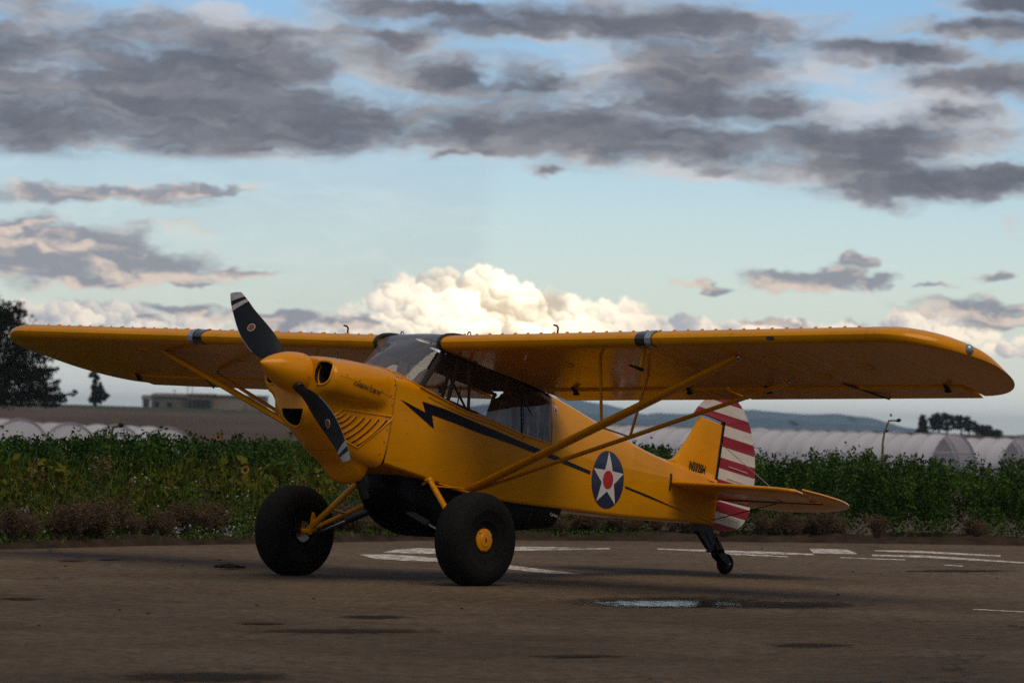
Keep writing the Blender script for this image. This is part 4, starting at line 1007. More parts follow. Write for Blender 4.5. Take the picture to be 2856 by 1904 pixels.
M_SOIL = bpy.data.materials.new('bare_brown_soil'); M_SOIL.use_nodes = True
t = M_SOIL.node_tree; N = NT(t); b = t.nodes['Principled BSDF']; co = N.new('ShaderNodeTexCoord').outputs['Object']
# rotate so that x runs with the view: furrows and crop strips lie across it
ro = N.new('ShaderNodeVectorRotate', rotation_type='Z_AXIS'); t.links.new(co, ro.inputs['Vector']); ro.inputs['Center'].default_value = (CAM[0], CAM[1], 0); ro.inputs['Angle'].default_value = -YAW
rx, ry, rz = N.xyz(N.v('SUBTRACT', ro.outputs[0], (CAM[0], CAM[1], 0)))[:3]
n1 = N.noise(N.v('MULTIPLY', ro.outputs[0], (.012, .03, 0)), 1., 5, .6); n2 = N.noise(co, 1.8, 4, .6); n3 = N.noise(co, .12, 4, .6)
c = N.mix(N.ss(n1, .35, .65), (.098, .068, .056, 1), (.068, .046, .037, 1))
c = N.mix(N.ss(n3, .5, .72, 0., .6), c, (.055, .042, .034, 1))
c = N.mix(N.ss(n2, .4, .7, 0., .45), c, (.05, .036, .027, 1))
gs = N.m('MULTIPLY', N.ss(N.m('ADD', rx, N.m('MULTIPLY', n1, 160)), 1330, 1420), N.ss(rx, 2600, 2200))
gs = N.m('MULTIPLY', gs, N.ss(ry, -20, 30, .35, 1.))
c = N.mix(gs, c, (.030, .052, .022, 1))
g2 = N.m('MULTIPLY', N.ss(N.m('ABSOLUTE', N.m('SUBTRACT', N.m('ADD', rx, N.m('MULTIPLY', n1, 120)), 1180)), 90, 40), N.ss(n3, .35, .6))
c = N.mix(N.m('MULTIPLY', g2, .6), c, (.11, .10, .06, 1))
t.links.new(c, b.inputs['Base Color']); b.inputs['Roughness'].default_value = .95; b.inputs['Specular IOR Level'].default_value = .1
bp = N.new('ShaderNodeBump'); bp.inputs['Strength'].default_value = .7; bp.inputs['Distance'].default_value = .06
t.links.new(N.noise(co, 7, 5, .65), bp.inputs['Height']); t.links.new(bp.outputs[0], b.inputs['Normal'])
tag(mesh_obj('ground', gv, gf, M_SOIL), kind='structure')
# dirt verge along the asphalt edge, lumpy
vv = []; vf = []; lsv = np.linspace(-16, 16, 200); ws = np.linspace(-.06, 2.4, 18)
for w in ws:
    for l in lsv:
        D = edge_d(l) + .03 + w * 1.
        z = -.06 + .12 * min(1, (w + .06) / .30) + .035 * math.sin(l * 5.1 + w * 3) * math.sin(l * 1.7 + 2 * w) + .02 * math.sin(l * 13 + w * 9) * (w > 0.05)
        vv.append(dl(D, l, z - .25 * max(0, (w - 2.0) / .4)))
for i in range(len(ws) - 1):
    for j in range(len(lsv) - 1): vf.append((i * 200 + j, i * 200 + j + 1, (i + 1) * 200 + j + 1, (i + 1) * 200 + j))
M_DIRT = mat('damp_dark_earth', (.052, .034, .024, 1), .95, noise=(3, .5), bump=(24, .9, .04), spec=.1)
tag(mesh_obj('dirt_verge', vv, vf, M_DIRT), kind='structure')
# painted markings, worn; sheets 4 mm above the asphalt
M_PNT = bpy.data.materials.new('worn_white_line_paint'); M_PNT.use_nodes = True
t = M_PNT.node_tree; N = NT(t); b = t.nodes['Principled BSDF']; co = N.new('ShaderNodeTexCoord').outputs['Object']
wn = N.noise(co, 9, 5, .7); wn2 = N.noise(co, 70, 3, .7)
t.links.new(N.mix(N.ss(wn2, .45, .7, 0, .5), (.78, .72, .65, 1), (.34, .29, .24, 1)), b.inputs['Base Color']); b.inputs['Roughness'].default_value = .7
tr = N.new('ShaderNodeBsdfTransparent'); mx = N.new('ShaderNodeMixShader'); t.links.new(N.ss(N.m('ADD', wn, N.m('MULTIPLY', wn2, .35)), .60, .74, 1., .2), mx.inputs[0]); t.links.new(tr.outputs[0], mx.inputs[1]); t.links.new(b.outputs[0], mx.inputs[2])
t.links.new(mx.outputs[0], t.nodes['Material Output'].inputs[0])
marks = [  # outlines in picture points, laid down where they meet the ground
 [(905, 1262), (960, 1258), (1010, 1259), (1400, 1257.5), (1400, 1260.5), (1060, 1266), (985, 1271), (880, 1268)],
 [(825, 1273), (880, 1272), (940, 1275), (1005, 1281), (1120, 1291), (1225, 1304), (1340, 1318), (1255, 1316), (1150, 1304), (1010, 1289), (930, 1287), (860, 1282)],
 [(1010, 1253.5), (1250, 1255), (1395, 1259.5), (1300, 1260.5), (1180, 1258.5), (1010, 1257)],
 [(1510, 1259), (1640, 1262), (1790, 1267), (1868, 1271), (1868, 1274), (1740, 1271), (1600, 1265), (1510, 1261)],
 [(1630, 1269), (1700, 1270.5), (1810, 1277), (1810, 1279), (1700, 1274), (1630, 1270.5)],
 [(1858, 1259), (1945, 1261), (1972, 1272), (1868, 1270)],
 [(2010, 1262.5), (2110, 1264), (2298, 1274.5), (2298, 1277.5), (2110, 1269), (2010, 1265)],
 [(2003, 1273), (2130, 1275), (2352, 1290), (2352, 1293), (2130, 1280), (2003, 1276)],
 [(1930, 1279), (2080, 1284), (2080, 1286), (1930, 1280.5)], [(2168, 1296), (2212, 1298), (2212, 1300), (2168, 1297.5)],
 [(2235, 1397), (2352, 1403), (2352, 1405), (2235, 1399)]]
for i, mk in enumerate(marks):
    tag(mesh_obj('painted_marking', [gpt(x, y, .004) for x, y in mk], [tuple(range(len(mk)))], M_PNT, None, False), kind='structure')
# damp stains, potholes and the puddle
M_DAMP = bpy.data.materials.new('damp_asphalt'); M_DAMP.use_nodes = True
t = M_DAMP.node_tree; N = NT(t); b = t.nodes['Principled BSDF']; co = N.new('ShaderNodeTexCoord').outputs['Object']
uvn = N.new('ShaderNodeAttribute', attribute_name='rim'); 
b.inputs['Base Color'].default_value = (.020, .015, .011, 1); b.inputs['Roughness'].default_value = .85; b.inputs['Specular IOR Level'].default_value = .08
tr = N.new('ShaderNodeBsdfTransparent'); mx = N.new('ShaderNodeMixShader')
f_ = N.ss(N.m('ADD', uvn.outputs['Fac'], N.m('MULTIPLY', N.m('SUBTRACT', N.noise(co, 9, 5, .7), .5), 1.1)), .15, .75, 0., .85)
t.links.new(f_, mx.inputs[0]); t.links.new(tr.outputs[0], mx.inputs[1]); t.links.new(b.outputs[0], mx.inputs[2]); t.links.new(mx.outputs[0], t.nodes['Material Output'].inputs[0])
M_WAT = bpy.data.materials.new('puddle_water'); M_WAT.use_nodes = True
t = M_WAT.node_tree; N = NT(t); b = t.nodes['Principled BSDF']; co = N.new('ShaderNodeTexCoord').outputs['Object']
b.inputs['Base Color'].default_value = (.012, .010, .009, 1); b.inputs['Roughness'].default_value = .012; b.inputs['IOR'].default_value = 1.33; b.inputs['Specular IOR Level'].default_value = .6
uvn = N.new('ShaderNodeAttribute', attribute_name='rim'); tr = N.new('ShaderNodeBsdfTransparent'); mx = N.new('ShaderNodeMixShader')
bp = N.new('ShaderNodeBump'); bp.inputs['Strength'].default_value = 1.; bp.inputs['Distance'].default_value = .0010; t.links.new(N.noise(co, 24, 3, .6), bp.inputs['Height']); t.links.new(bp.outputs[0], b.inputs['Normal'])
f_ = N.ss(N.m('ADD', uvn.outputs['Fac'], N.m('MULTIPLY', N.m('SUBTRACT', N.noise(co, 8, 7, .85), .5), 2.8)), .40, .46)
t.links.new(f_, mx.inputs[0]); t.links.new(tr.outputs[0], mx.inputs[1]); t.links.new(b.outputs[0], mx.inputs[2]); t.links.new(mx.outputs[0], t.nodes['Material Output'].inputs[0])
def patch(name, px, py, rx, ry, m_, z, n=28, sl=0.):
    """disc of ground whose 'rim' attribute falls from 1 at the middle to 0 at the edge"""
    vs = [gpt(px, py, z)]; att = [1.]; fs = []
    K = 6
    for k in range(1, K + 1):
        for i in range(n):
            a = 2 * math.pi * i / n; vs.append(gpt(px + rx * k / K * math.cos(a), py + ry * k / K * math.sin(a) + sl * rx * k / K * math.cos(a), z)); att.append(1 - k / K)
    for i in range(n): fs.append((0, 1 + i, 1 + (i + 1) % n))
    for k in range(K - 1):
        for i in range(n): a, c_ = 1 + k * n + i, 1 + k * n + (i + 1) % n; fs.append((a, a + n, c_ + n, c_))
    o = mesh_obj(name, vs, fs, m_, None, False); at_ = o.data.attributes.new('rim', 'FLOAT', 'POINT'); at_.data.foreach_set('value', att)
    tag(o, kind='structure'); return o
for i, (px, py, rx, ry, sl) in enumerate([(860, 1416, 120, 7, .0), (470, 1553, 290, 17, .01), (790, 1448, 300, 8, .055), (1860, 1480, 140, 8, .0), (1540, 1381, 340, 18, .01), (1800, 1388, 260, 12, .04), (45, 1374, 80, 5, 0), (2200, 1310, 200, 4, .06), (1330, 1505, 170, 5, .03), (160, 1287, 50, 2.5, 0), (250, 1284, 50, 2, .0), (600, 1430, 90, 4, .03)]):
    patch('damp_patch', px, py, rx, ry, M_DAMP, .003 + .0003 * i)
tag(patch('puddle', 1530, 1385.5, 230, 11.5, M_WAT, .009, 40, .008), kind='structure')
# ================================================================ far things
def noise1(x, seed, oct=5, per=.55):
    r = np.random.default_rng(seed); x = np.asarray(x, float); o = np.zeros_like(x); a = 1.
    for k in range(oct):
        g = r.normal(0, 1, 4096); f = 2 ** k; u = x * f; i = np.floor(u).astype(int) % 4095; t_ = u - np.floor(u); t_ = t_ * t_ * (3 - 2 * t_); o += a * (g[i] * (1 - t_) + g[i + 1] * t_); a *= per
    return o
# hills on the horizon: two ridges
M_HILL = mat('haze_blue_hillside', (.060, .115, .185, 1), .95, noise=(.0006, .3), spec=.05)  # distance haze painted into the base colour as blue
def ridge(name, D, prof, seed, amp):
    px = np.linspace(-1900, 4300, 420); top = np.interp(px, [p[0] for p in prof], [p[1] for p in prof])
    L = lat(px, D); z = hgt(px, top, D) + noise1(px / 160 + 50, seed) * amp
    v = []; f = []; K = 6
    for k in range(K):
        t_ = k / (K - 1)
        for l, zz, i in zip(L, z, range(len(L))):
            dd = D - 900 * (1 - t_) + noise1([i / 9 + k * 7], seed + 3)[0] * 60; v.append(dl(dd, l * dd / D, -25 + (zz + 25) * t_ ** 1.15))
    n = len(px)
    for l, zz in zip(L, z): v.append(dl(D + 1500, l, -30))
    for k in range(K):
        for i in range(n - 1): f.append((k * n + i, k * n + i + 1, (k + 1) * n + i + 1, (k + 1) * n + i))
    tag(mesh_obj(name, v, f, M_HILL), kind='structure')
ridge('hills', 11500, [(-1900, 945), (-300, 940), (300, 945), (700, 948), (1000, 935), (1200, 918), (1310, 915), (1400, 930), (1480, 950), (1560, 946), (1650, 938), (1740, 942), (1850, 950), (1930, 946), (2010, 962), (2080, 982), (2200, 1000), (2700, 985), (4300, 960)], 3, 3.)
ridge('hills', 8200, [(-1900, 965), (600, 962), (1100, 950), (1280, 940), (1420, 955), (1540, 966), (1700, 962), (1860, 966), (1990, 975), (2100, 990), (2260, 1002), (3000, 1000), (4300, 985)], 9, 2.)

# ---------------- farm buildings on the crest
def part(mb, nm, m_, par, base, smooth=False): 
    o = mb.obj(nm, m_, par, smooth, lambda p: np.asarray(p) - base); fix_normals(o); return o
M_WALLB = mat('beige_wall_panel', (.24, .20, .16, 1), .8, noise=(.4, .2)); M_WALLG = mat('grey_shed_wall', (.13, .125, .125, 1), .8, noise=(.5, .3)); M_ROOFB = mat('brown_roof_sheet', (.12, .09, .07, 1), .7, noise=(.3, .2)); M_DK = mat('dark_opening', (.012, .011, .010, 1), .9); M_FAS = mat('brown_fascia', (.15, .11, .075, 1), .7)
def frame_box(D, px0, px1, py0, py1, depth):
    """box corners of a building seen from the tarmac: left, right, base and eaves heights"""
    l0, l1 = lat(px0, D), lat(px1, D); zb = terrain(D, (l0 + l1) / 2) - .6; zt = hgt((px0 + px1) / 2, py0, D); return l0, l1, zb, zt
def shed(name, label, D, px0, px1, py0, wall, roof, depth=14, bays=None, pitch=.05, win=0):
    l0, l1, zb, zt = frame_box(D, px0, px1, py0, 0, depth); base = dl(D, (l0 + l1) / 2, zb); o = empty(name, tuple(base)); tag(o, label, 'building')
    c = [dl(D, l0), dl(D, l1), dl(D + depth, l1), dl(D + depth, l0)]
    def P3(p, z): return (p[0], p[1], z)
    m_ = MB().add([P3(p, zb) for p in c] + [P3(p, zt) for p in c], [(0, 1, 5, 4), (1, 2, 6, 5), (2, 3, 7, 6), (3, 0, 4, 7)]); part(m_, 'wall', wall, o, base)
    h_ = (zt - zb) * pitch; ov = .5
    r = [dl(D - ov, l0 - ov), dl(D - ov, l1 + ov), dl(D + depth + ov, l1 + ov), dl(D + depth + ov, l0 - ov)]
    rm = MB().add([P3(r[0], zt), P3(r[1], zt), P3(r[2], zt + h_ * 2), P3(r[3], zt + h_ * 2), P3(r[0], zt + .35), P3(r[1], zt + .35), P3(r[2], zt + .35 + h_ * 2), P3(r[3], zt + .35 + h_ * 2)], [(3, 2, 1, 0), (4, 5, 6, 7), (0, 1, 5, 4), (1, 2, 6, 5), (2, 3, 7, 6), (3, 0, 4, 7)])
    part(rm, 'roof', roof, o, base)
    for (a, b_, z0, z1, mm_, nm) in bays or []:
        x0, x1 = l0 + (l1 - l0) * a, l0 + (l1 - l0) * b_; q = [dl(D - .08, x0), dl(D - .08, x1), dl(D - .02, x1), dl(D - .02, x0)]; za, zc = zb + (zt - zb) * z0, zb + (zt - zb) * z1
        part(MB().add([P3(p, za) for p in q] + [P3(p, zc) for p in q], [(0, 1, 5, 4), (1, 2, 6, 5), (3, 0, 4, 7), (4, 5, 6, 7)]), nm, mm_, o, base)
    return o
shed('farm_shed', 'long low grey farm shed with pale roof at the left of the farm row', 1500, 350, 432, 911, M_WALLG, M_ROOFB, 16, [(.1, .22, 0, .6, M_DK, 'doorway'), (.45, .6, 0, .55, M_DK, 'doorway'), (.72, .92, .0, .5, M_FAS, 'sliding_door')], .12)
shed('open_barn', 'barn with wide dark open front below brown fascia beside the beige wall', 1490, 434, 489, 908, M_FAS, M_ROOFB, 18, [(.02, .98, 0, .72, M_DK, 'doorway')], .05)
shed('warehouse', 'plain beige warehouse wall at the right end of the farm row', 1500, 490, 612, 911, M_WALLB, M_ROOFB, 20, [(.6, .66, 0, .5, M_FAS, 'doorway')], .04)
shed('hut', 'small square grey hut left of the long shed on the crest', 1480, 331, 346, 917, M_WALLG, M_ROOFB, 4, [(.3, .7, 0, .6, M_DK, 'doorway')], .2)
for i, (px, top, D, lb) in enumerate([(434, 884, 1400, 'wooden utility pole rising right above the open barn'), (445, 882, 1430, 'taller utility pole just right of the barn gap'), (404, 893, 1450, 'thin utility pole standing behind the grey shed'), (726, 898, 1300, 'utility pole between the yellow struts and the nose')]):
    l = lat(px, D); zb = terrain(D, l); zt = hgt(px, top, D); base = dl(D, l, zb); o = empty('utility_pole', tuple(base)); tag(o, lb, 'pole', 'utility poles on the crest')
    part(MB().tube([base, base + (0, 0, zt - zb)], [.16, .11], 6), 'post', M_ROOFB, o, base)
    part(MB().tube([base + (0, 0, zt - zb - .5) - RH * .9, base + (0, 0, zt - zb - .5) + RH * .9], .07, 5), 'crossarm', M_ROOFB, o, base)

# ---------------- polytunnels
M_PLAS = bpy.data.materials.new('white_tunnel_plastic'); M_PLAS.use_nodes = True
t = M_PLAS.node_tree; N = NT(t); b = t.nodes['Principled BSDF']; co = N.new('ShaderNodeTexCoord').outputs['Object']
b.inputs['Base Color'].default_value = (.50, .47, .50, 1); b.inputs['Roughness'].default_value = .45
tl_ = N.new('ShaderNodeBsdfTranslucent'); tl_.inputs[0].default_value = (.68, .66, .72, 1); mx = N.new('ShaderNodeMixShader'); mx.inputs[0].default_value = .35
t.links.new(N.mix(N.ss(N.noise(co, .5, 4, .6), .4, .7, 0, .35), (.74, .74, .79, 1), (.58, .58, .63, 1)), b.inputs['Base Color'])
t.links.new(b.outputs[0], mx.inputs[1]); t.links.new(tl_.outputs[0], mx.inputs[2]); t.links.new(mx.outputs[0], t.nodes['Material Output'].inputs[0])
M_HOOP = mat('galvanised_hoop', (.36, .34, .37, 1), .5, metal=.3)
def tunnel(label, D, px, ztop, length, ang, width=7., sp=1.9, frame=True, seed=0, cat='polytunnel'):
    """gable apex at column px, D metres off, ridge height ztop; ang: axis bearing from straight ahead, degrees to the left"""
    r_ = np.random.default_rng(seed); a = math.radians(ang); ax = FH * math.cos(a) - RH * math.sin(a); cr = FH * math.sin(a) + RH * math.cos(a)
    g = dl(D, lat(px, D)); zb = ztop - 3.9; base = np.array([g[0], g[1], zb]); o = empty('polytunnel', tuple(base)); tag(o, label, cat, 'polytunnels in the valley')
    n = int(length / sp); S = 5; R = []
    def arch(s, k=1., dz=0.):
        return [base + ax * s + cr * (math.cos(t_) * width / 2 * k) + np.array([0, 0, (3.9 * math.sin(t_) ** .8 + dz) * k]) for t_ in np.linspace(0, math.pi, 19)]
    hj = [r_.normal(0, .035) for _ in range(n + 2)]
    for i in range(n * S + 1):
        u = i / S; k0 = int(u); fr2 = u - k0; sag = math.sin(math.pi * fr2) * .022; R.append(arch(u * sp, .992 - sag, hj[k0] * (1 - fr2) + hj[min(k0 + 1, n)] * fr2))
    cv = part(MB().rings(R, False), 'cover', M_PLAS, o, base, True)
    for i in range(n + 1): part(MB().tube(arch(i * sp, 1., hj[i]), .05 if i else .085, 5), 'hoop', M_HOOP, o, base)
    if frame:
        y = 2.2; part(MB().tube([base - cr * 2.6 + (0, 0, y), base + cr * 2.6 + (0, 0, y)], .08, 5), 'gable_beam', M_HOOP, o, base)
        for q in (-2.4, -1.2): part(MB().tube([base + cr * q, base + cr * (q + .3) + (0, 0, y)], .06, 5), 'gable_post', M_HOOP, o, base)
        part(MB().tube([base - cr * 2.4 + (0, 0, 2.2), base - cr * .9], .06, 5), 'gable_brace', M_HOOP, o, base)
        R2 = [arch(sp * 1.2, .985), arch(sp * 1.2, .55), arch(sp * 1.2, .05)]; part(MB().rings(R2, False), 'end_sheet', M_PLAS, o, base, True)
    else:
        R2 = [arch(.02, .985), arch(.02, .55), arch(.02, .05)]; part(MB().rings(R2, False), 'end_sheet', M_PLAS, o, base, True)
    return o
def ZT(px, py, D): return hgt(px, py, D)
tunnel('long white polytunnel with its open arched end behind the tail, right of centre', 380, 2195, ZT(2195, 997, 380), 62, 47, seed=1)
tunnel('white polytunnel at the right edge of the picture, beside the arched end', 384, 2352, ZT(2352, 1006, 384), 60, 47, seed=2)
tunnel('white polytunnel behind the long one, between rudder and dark trees', 400, 2068, ZT(2068, 992, 400), 60, 47, seed=3, frame=False)
tunnel('white polytunnel rising just right of the striped rudder', 408, 1925, ZT(1925, 990, 408), 60, 47, seed=4, frame=False)
tunnel('white polytunnel showing behind the rudder and the wing struts', 420, 1800, ZT(1800, 986, 420), 60, 47, seed=5, frame=False)
tunnel('farthest left of the white polytunnels behind the yellow tail', 432, 1670, ZT(1670, 987, 432), 60, 47, seed=6, frame=False)
tunnel('white polytunnel seen between the fuselage top and the fin', 445, 1555, ZT(1555, 983, 445), 40, 47, seed=7, frame=False)
for i, (px, py, lb) in enumerate([(388, 977, 'rightmost white polytunnel in the valley at left, sloping to its end'), (272, 972, 'white polytunnel second from the right in the left valley'), (166, 966, 'white polytunnel third from the right in the left valley'), (52, 958, 'leftmost white polytunnel below the big dark tree')]):
    tunnel(lb, 420 - i * 4, px, ZT(px, py + 4, 420), 26, 40, seed=20 + i, frame=False, sp=3.2)

# ---------------- trees
def leaf_quads(c, size, rng, asp=.5, up=0.):
    """c (n,3) centres -> verts, faces of rhombic leaves"""
    n = len(c); a = rng.normal(0, 1, (n, 3)); a[:, 2] += up; a /= np.linalg.norm(a, axis=1)[:, None]
    b_ = rng.normal(0, 1, (n, 3)); b_ -= a * (a * b_).sum(1)[:, None]; b_ /= np.linalg.norm(b_, axis=1)[:, None]
    s = np.asarray(size).reshape(-1, 1) * np.ones((n, 1)); v = np.empty((n, 4, 3)); v[:, 0] = c - a * s / 2; v[:, 1] = c + b_ * s * asp / 2 - a * s * .05; v[:, 2] = c + a * s / 2; v[:, 3] = c - b_ * s * asp / 2 - a * s * .05
    return v.reshape(-1, 3), np.arange(n * 4).reshape(n, 4)
def np_mesh(name, v, f, mats, parent=None, mi=None):
    me = bpy.data.meshes.new(name); v = np.asarray(v, np.float32); f = np.asarray(f, np.int32); k = f.shape[1]
    me.vertices.add(len(v)); me.vertices.foreach_set('co', v.ravel()); me.loops.add(f.size); me.loops.foreach_set('vertex_index', f.ravel())
    me.polygons.add(len(f)); me.polygons.foreach_set('loop_start', np.arange(0, f.size, k, dtype=np.int32))
    for M in (mats if isinstance(mats, (list, tuple)) else [mats]): me.materials.append(M)
    if mi is not None: me.polygons.foreach_set('material_index', np.asarray(mi, np.int32))
    me.update(calc_edges=True); me.validate()
    o = bpy.data.objects.new(name, me); COL.objects.link(o)
    if parent: o.parent = parent
    return o
def leafmat(name, c1, c2, sc=3., trans=.25):
    if name in MATS: return MATS[name]
    M = bpy.data.materials.new(name); M.use_nodes = True; t = M.node_tree; N = NT(t); b = t.nodes['Principled BSDF']
    geo = N.new('ShaderNodeNewGeometry'); oi = N.noise(N.new('ShaderNodeTexCoord').outputs['Object'], sc, 3, .6)
    f = N.m('ADD', N.m('MULTIPLY', geo.outputs['Random Per Island'], .6), N.m('MULTIPLY', oi, .6))
    col = N.mix(N.ss(f, .3, .85), c1, c2); t.links.new(col, b.inputs['Base Color']); b.inputs['Roughness'].default_value = .7; b.inputs['Specular IOR Level'].default_value = .08
    tl_ = N.new('ShaderNodeBsdfTranslucent'); t.links.new(col, tl_.inputs[0]); mx = N.new('ShaderNodeMixShader'); mx.inputs[0].default_value = trans
    t.links.new(b.outputs[0], mx.inputs[1]); t.links.new(tl_.outputs[0], mx.inputs[2]); t.links.new(mx.outputs[0], t.nodes['Material Output'].inputs[0]); MATS[name] = M
    return M
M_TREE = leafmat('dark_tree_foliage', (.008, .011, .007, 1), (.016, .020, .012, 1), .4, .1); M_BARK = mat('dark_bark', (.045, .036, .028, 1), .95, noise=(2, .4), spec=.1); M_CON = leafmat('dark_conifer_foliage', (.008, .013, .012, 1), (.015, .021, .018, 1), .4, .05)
def tree(name, label, px, D, blobs_, trunk, leaf, n, m_, seed, group=None, asp=.5):
    """blobs_: (px, py, rx, ry[, density]) clumps of the crown in picture points; trunk: list of limb polylines (px, py, radius)"""
    r_ = np.random.default_rng(seed); l = lat(px, D); zb = terrain(D, l); base = dl(D, l, zb); o = empty(name, tuple(base)); tag(o, label, 'tree', group)
    k = D / FPX; W = lambda x, y, d=0.: dl(D + d, lat(x, D), hgt(x, y, D))
    tot = sum((b_[2] * b_[3]) * (b_[4] if len(b_) > 4 else 1) for b_ in blobs_); C = []
    for b_ in blobs_:
        m1 = max(8, int(n * b_[2] * b_[3] * (b_[4] if len(b_) > 4 else 1) / tot)); ncl = max(3, m1 // 26)
        u = r_.normal(0, 1, (ncl, 3)); u /= np.linalg.norm(u, axis=1)[:, None]; u *= r_.uniform(.25, 1., (ncl, 1)) ** .45
        cc = r_.integers(0, ncl, m1); off = r_.normal(0, .13, (m1, 3)); q = u[cc] + off
        C.append(np.array([W(b_[0] + a * b_[2], b_[1] - c_ * b_[3], d_ * b_[2] * k) for a, d_, c_ in q]))
    C = np.vstack(C); v, f = leaf_quads(C, r_.uniform(.6, 1.3, len(C)) * leaf, r_, asp)
    np_mesh('crown', v - base, f, m_, o)
    tm = MB()
    for limb in trunk: tm.tube([W(x, y) - base for x, y, _ in limb], [rr * k for *_, rr in limb], 7)
    tm.obj('trunk', M_BARK, o)
    return o
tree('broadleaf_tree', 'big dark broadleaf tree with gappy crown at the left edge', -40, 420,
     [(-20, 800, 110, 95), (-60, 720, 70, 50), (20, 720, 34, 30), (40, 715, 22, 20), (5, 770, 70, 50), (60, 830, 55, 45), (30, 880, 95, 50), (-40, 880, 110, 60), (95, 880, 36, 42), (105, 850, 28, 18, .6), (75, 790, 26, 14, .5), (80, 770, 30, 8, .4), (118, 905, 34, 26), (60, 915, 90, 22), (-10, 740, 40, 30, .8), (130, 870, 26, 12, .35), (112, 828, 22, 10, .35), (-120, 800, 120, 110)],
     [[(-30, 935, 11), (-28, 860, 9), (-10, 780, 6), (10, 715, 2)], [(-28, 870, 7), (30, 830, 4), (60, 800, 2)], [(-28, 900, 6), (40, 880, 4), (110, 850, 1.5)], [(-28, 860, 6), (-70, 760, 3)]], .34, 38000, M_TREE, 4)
tree('broadleaf_tree', 'small ragged bush at the right foot of the big dark tree', 150, 430, [(142, 912, 22, 12, .6), (165, 905, 20, 10, .35), (120, 918, 22, 16)], [[(140, 932, 3), (145, 915, 2), (165, 903, 1)]],   .28, 1500, M_TREE, 5)
tree('conifer_tree', 'lone wind-leaned conifer standing on the field crest', 226, 900, [(226, 918, 20, 8), (234, 905, 18, 9), (224, 900, 13, 12), (224, 886, 11, 12), (222, 872, 9, 10), (218, 859, 8, 7), (232, 854, 16, 3, .6), (238, 892, 10, 5, .6), (244, 910, 10, 7, .7), (210, 862, 6, 4, .6)], [[(222, 932, 5), (222, 915, 4), (222, 880, 3), (219, 852, 1)]], .7, 3200, M_CON, 6)
for i, (bl, tr, lb) in enumerate([
    ([(2122, 985, 13, 14), (2124, 968, 9, 10), (2123, 957, 5, 5)], [[(2122, 1000, 2), (2123, 960, 1)]], 'slim dark cypress at the left of the distant tree clump'),
    ([(2165, 958, 20, 12), (2150, 965, 16, 12), (2180, 965, 18, 13), (2160, 978, 26, 10), (2185, 980, 20, 8)], [[(2160, 1000, 2.5), (2163, 975, 2), (2165, 955, 1)], [(2180, 1000, 2), (2182, 975, 1.5)]], 'tallest dark umbrella-crowned tree in the distant clump'),
    ([(2213, 963, 17, 11), (2225, 974, 20, 10), (2205, 975, 14, 9), (2235, 982, 18, 9)], [[(2212, 1000, 2.5), (2214, 970, 1.5)], [(2230, 1000, 2), (2230, 980, 1)]], 'broad dark tree right of the tallest one in the distant clump'),
    ([(2262, 988, 22, 11), (2282, 996, 24, 10), (2250, 982, 14, 8)], [[(2262, 1004, 2), (2262, 985, 1)]], 'low rounded dark bush at the right end of the tree clump')]):
    tree('cypress_tree', lb, bl[0][0], 1350, bl, tr, .9, 2600, M_CON, 30 + i, 'trees of the distant clump')
tree('cypress_tree', 'tiny dark shrub left of the distant tree clump', 2092, 1350, [(2092, 996, 8, 5)], [[(2092, 1002, 1), (2092, 996, .6)]], .8, 150, M_CON, 40)
tree('cypress_tree', 'low flat hedge far behind the tall dead stalk', 2025, 1350, [(2025, 994, 18, 4)], [[(2025, 1000, 1), (2025, 994, .6)]], .8, 220, M_CON, 41)
# ---------------- air: one even haze
M_HAZE = bpy.data.materials.new('even_haze'); M_HAZE.use_nodes = True; t = M_HAZE.node_tree; t.nodes.clear()
pv = t.nodes.new('ShaderNodeVolumePrincipled'); pv.inputs['Color'].default_value = (.66, .86, 1., 1); pv.inputs['Density'].default_value = 4.5e-5; pv.inputs['Anisotropy'].default_value = 0.
oo = t.nodes.new('ShaderNodeOutputMaterial'); t.links.new(pv.outputs[0], oo.inputs['Volume'])
hb = MB(); c0 = dl(-300, 0)
hv = [dl(D, L, z) for z in (-45., 95.) for D, L in ((-400, -85000), (-400, 85000), (27000, 85000), (27000, -85000))]
hb.add(hv, [(3, 2, 1, 0), (4, 5, 6, 7), (0, 1, 5, 4), (1, 2, 6, 5), (2, 3, 7, 6), (3, 0, 4, 7)])
tag(hb.obj('haze', M_HAZE, None, False), kind='stuff')
# ================================================================ vegetation beside the tarmac
VR = np.random.default_rng(77)
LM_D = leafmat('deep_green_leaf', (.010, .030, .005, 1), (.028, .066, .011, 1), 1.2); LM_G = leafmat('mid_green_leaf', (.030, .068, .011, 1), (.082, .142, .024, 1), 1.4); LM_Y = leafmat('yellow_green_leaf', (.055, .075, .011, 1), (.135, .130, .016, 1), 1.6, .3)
LM_DRY = leafmat('dry_brown_leaf', (.075, .045, .026, 1), (.155, .100, .062, 1), 2., .1); LM_TAN = leafmat('tan_seed', (.13, .085, .040, 1), (.22, .155, .070, 1), 2., .1)
LM_WF = mat('pale_petal', (.30, .29, .31, 1), .7); LM_YF = mat('yellow_petal', (.42, .20, .010, 1), .6); LM_DK = mat('dark_seed_head', (.028, .016, .009, 1), .9)
M_STEM = mat('green_stem', (.045, .060, .022, 1), .7); M_TWIG = mat('dry_twig', (.085, .055, .036, 1), .9)
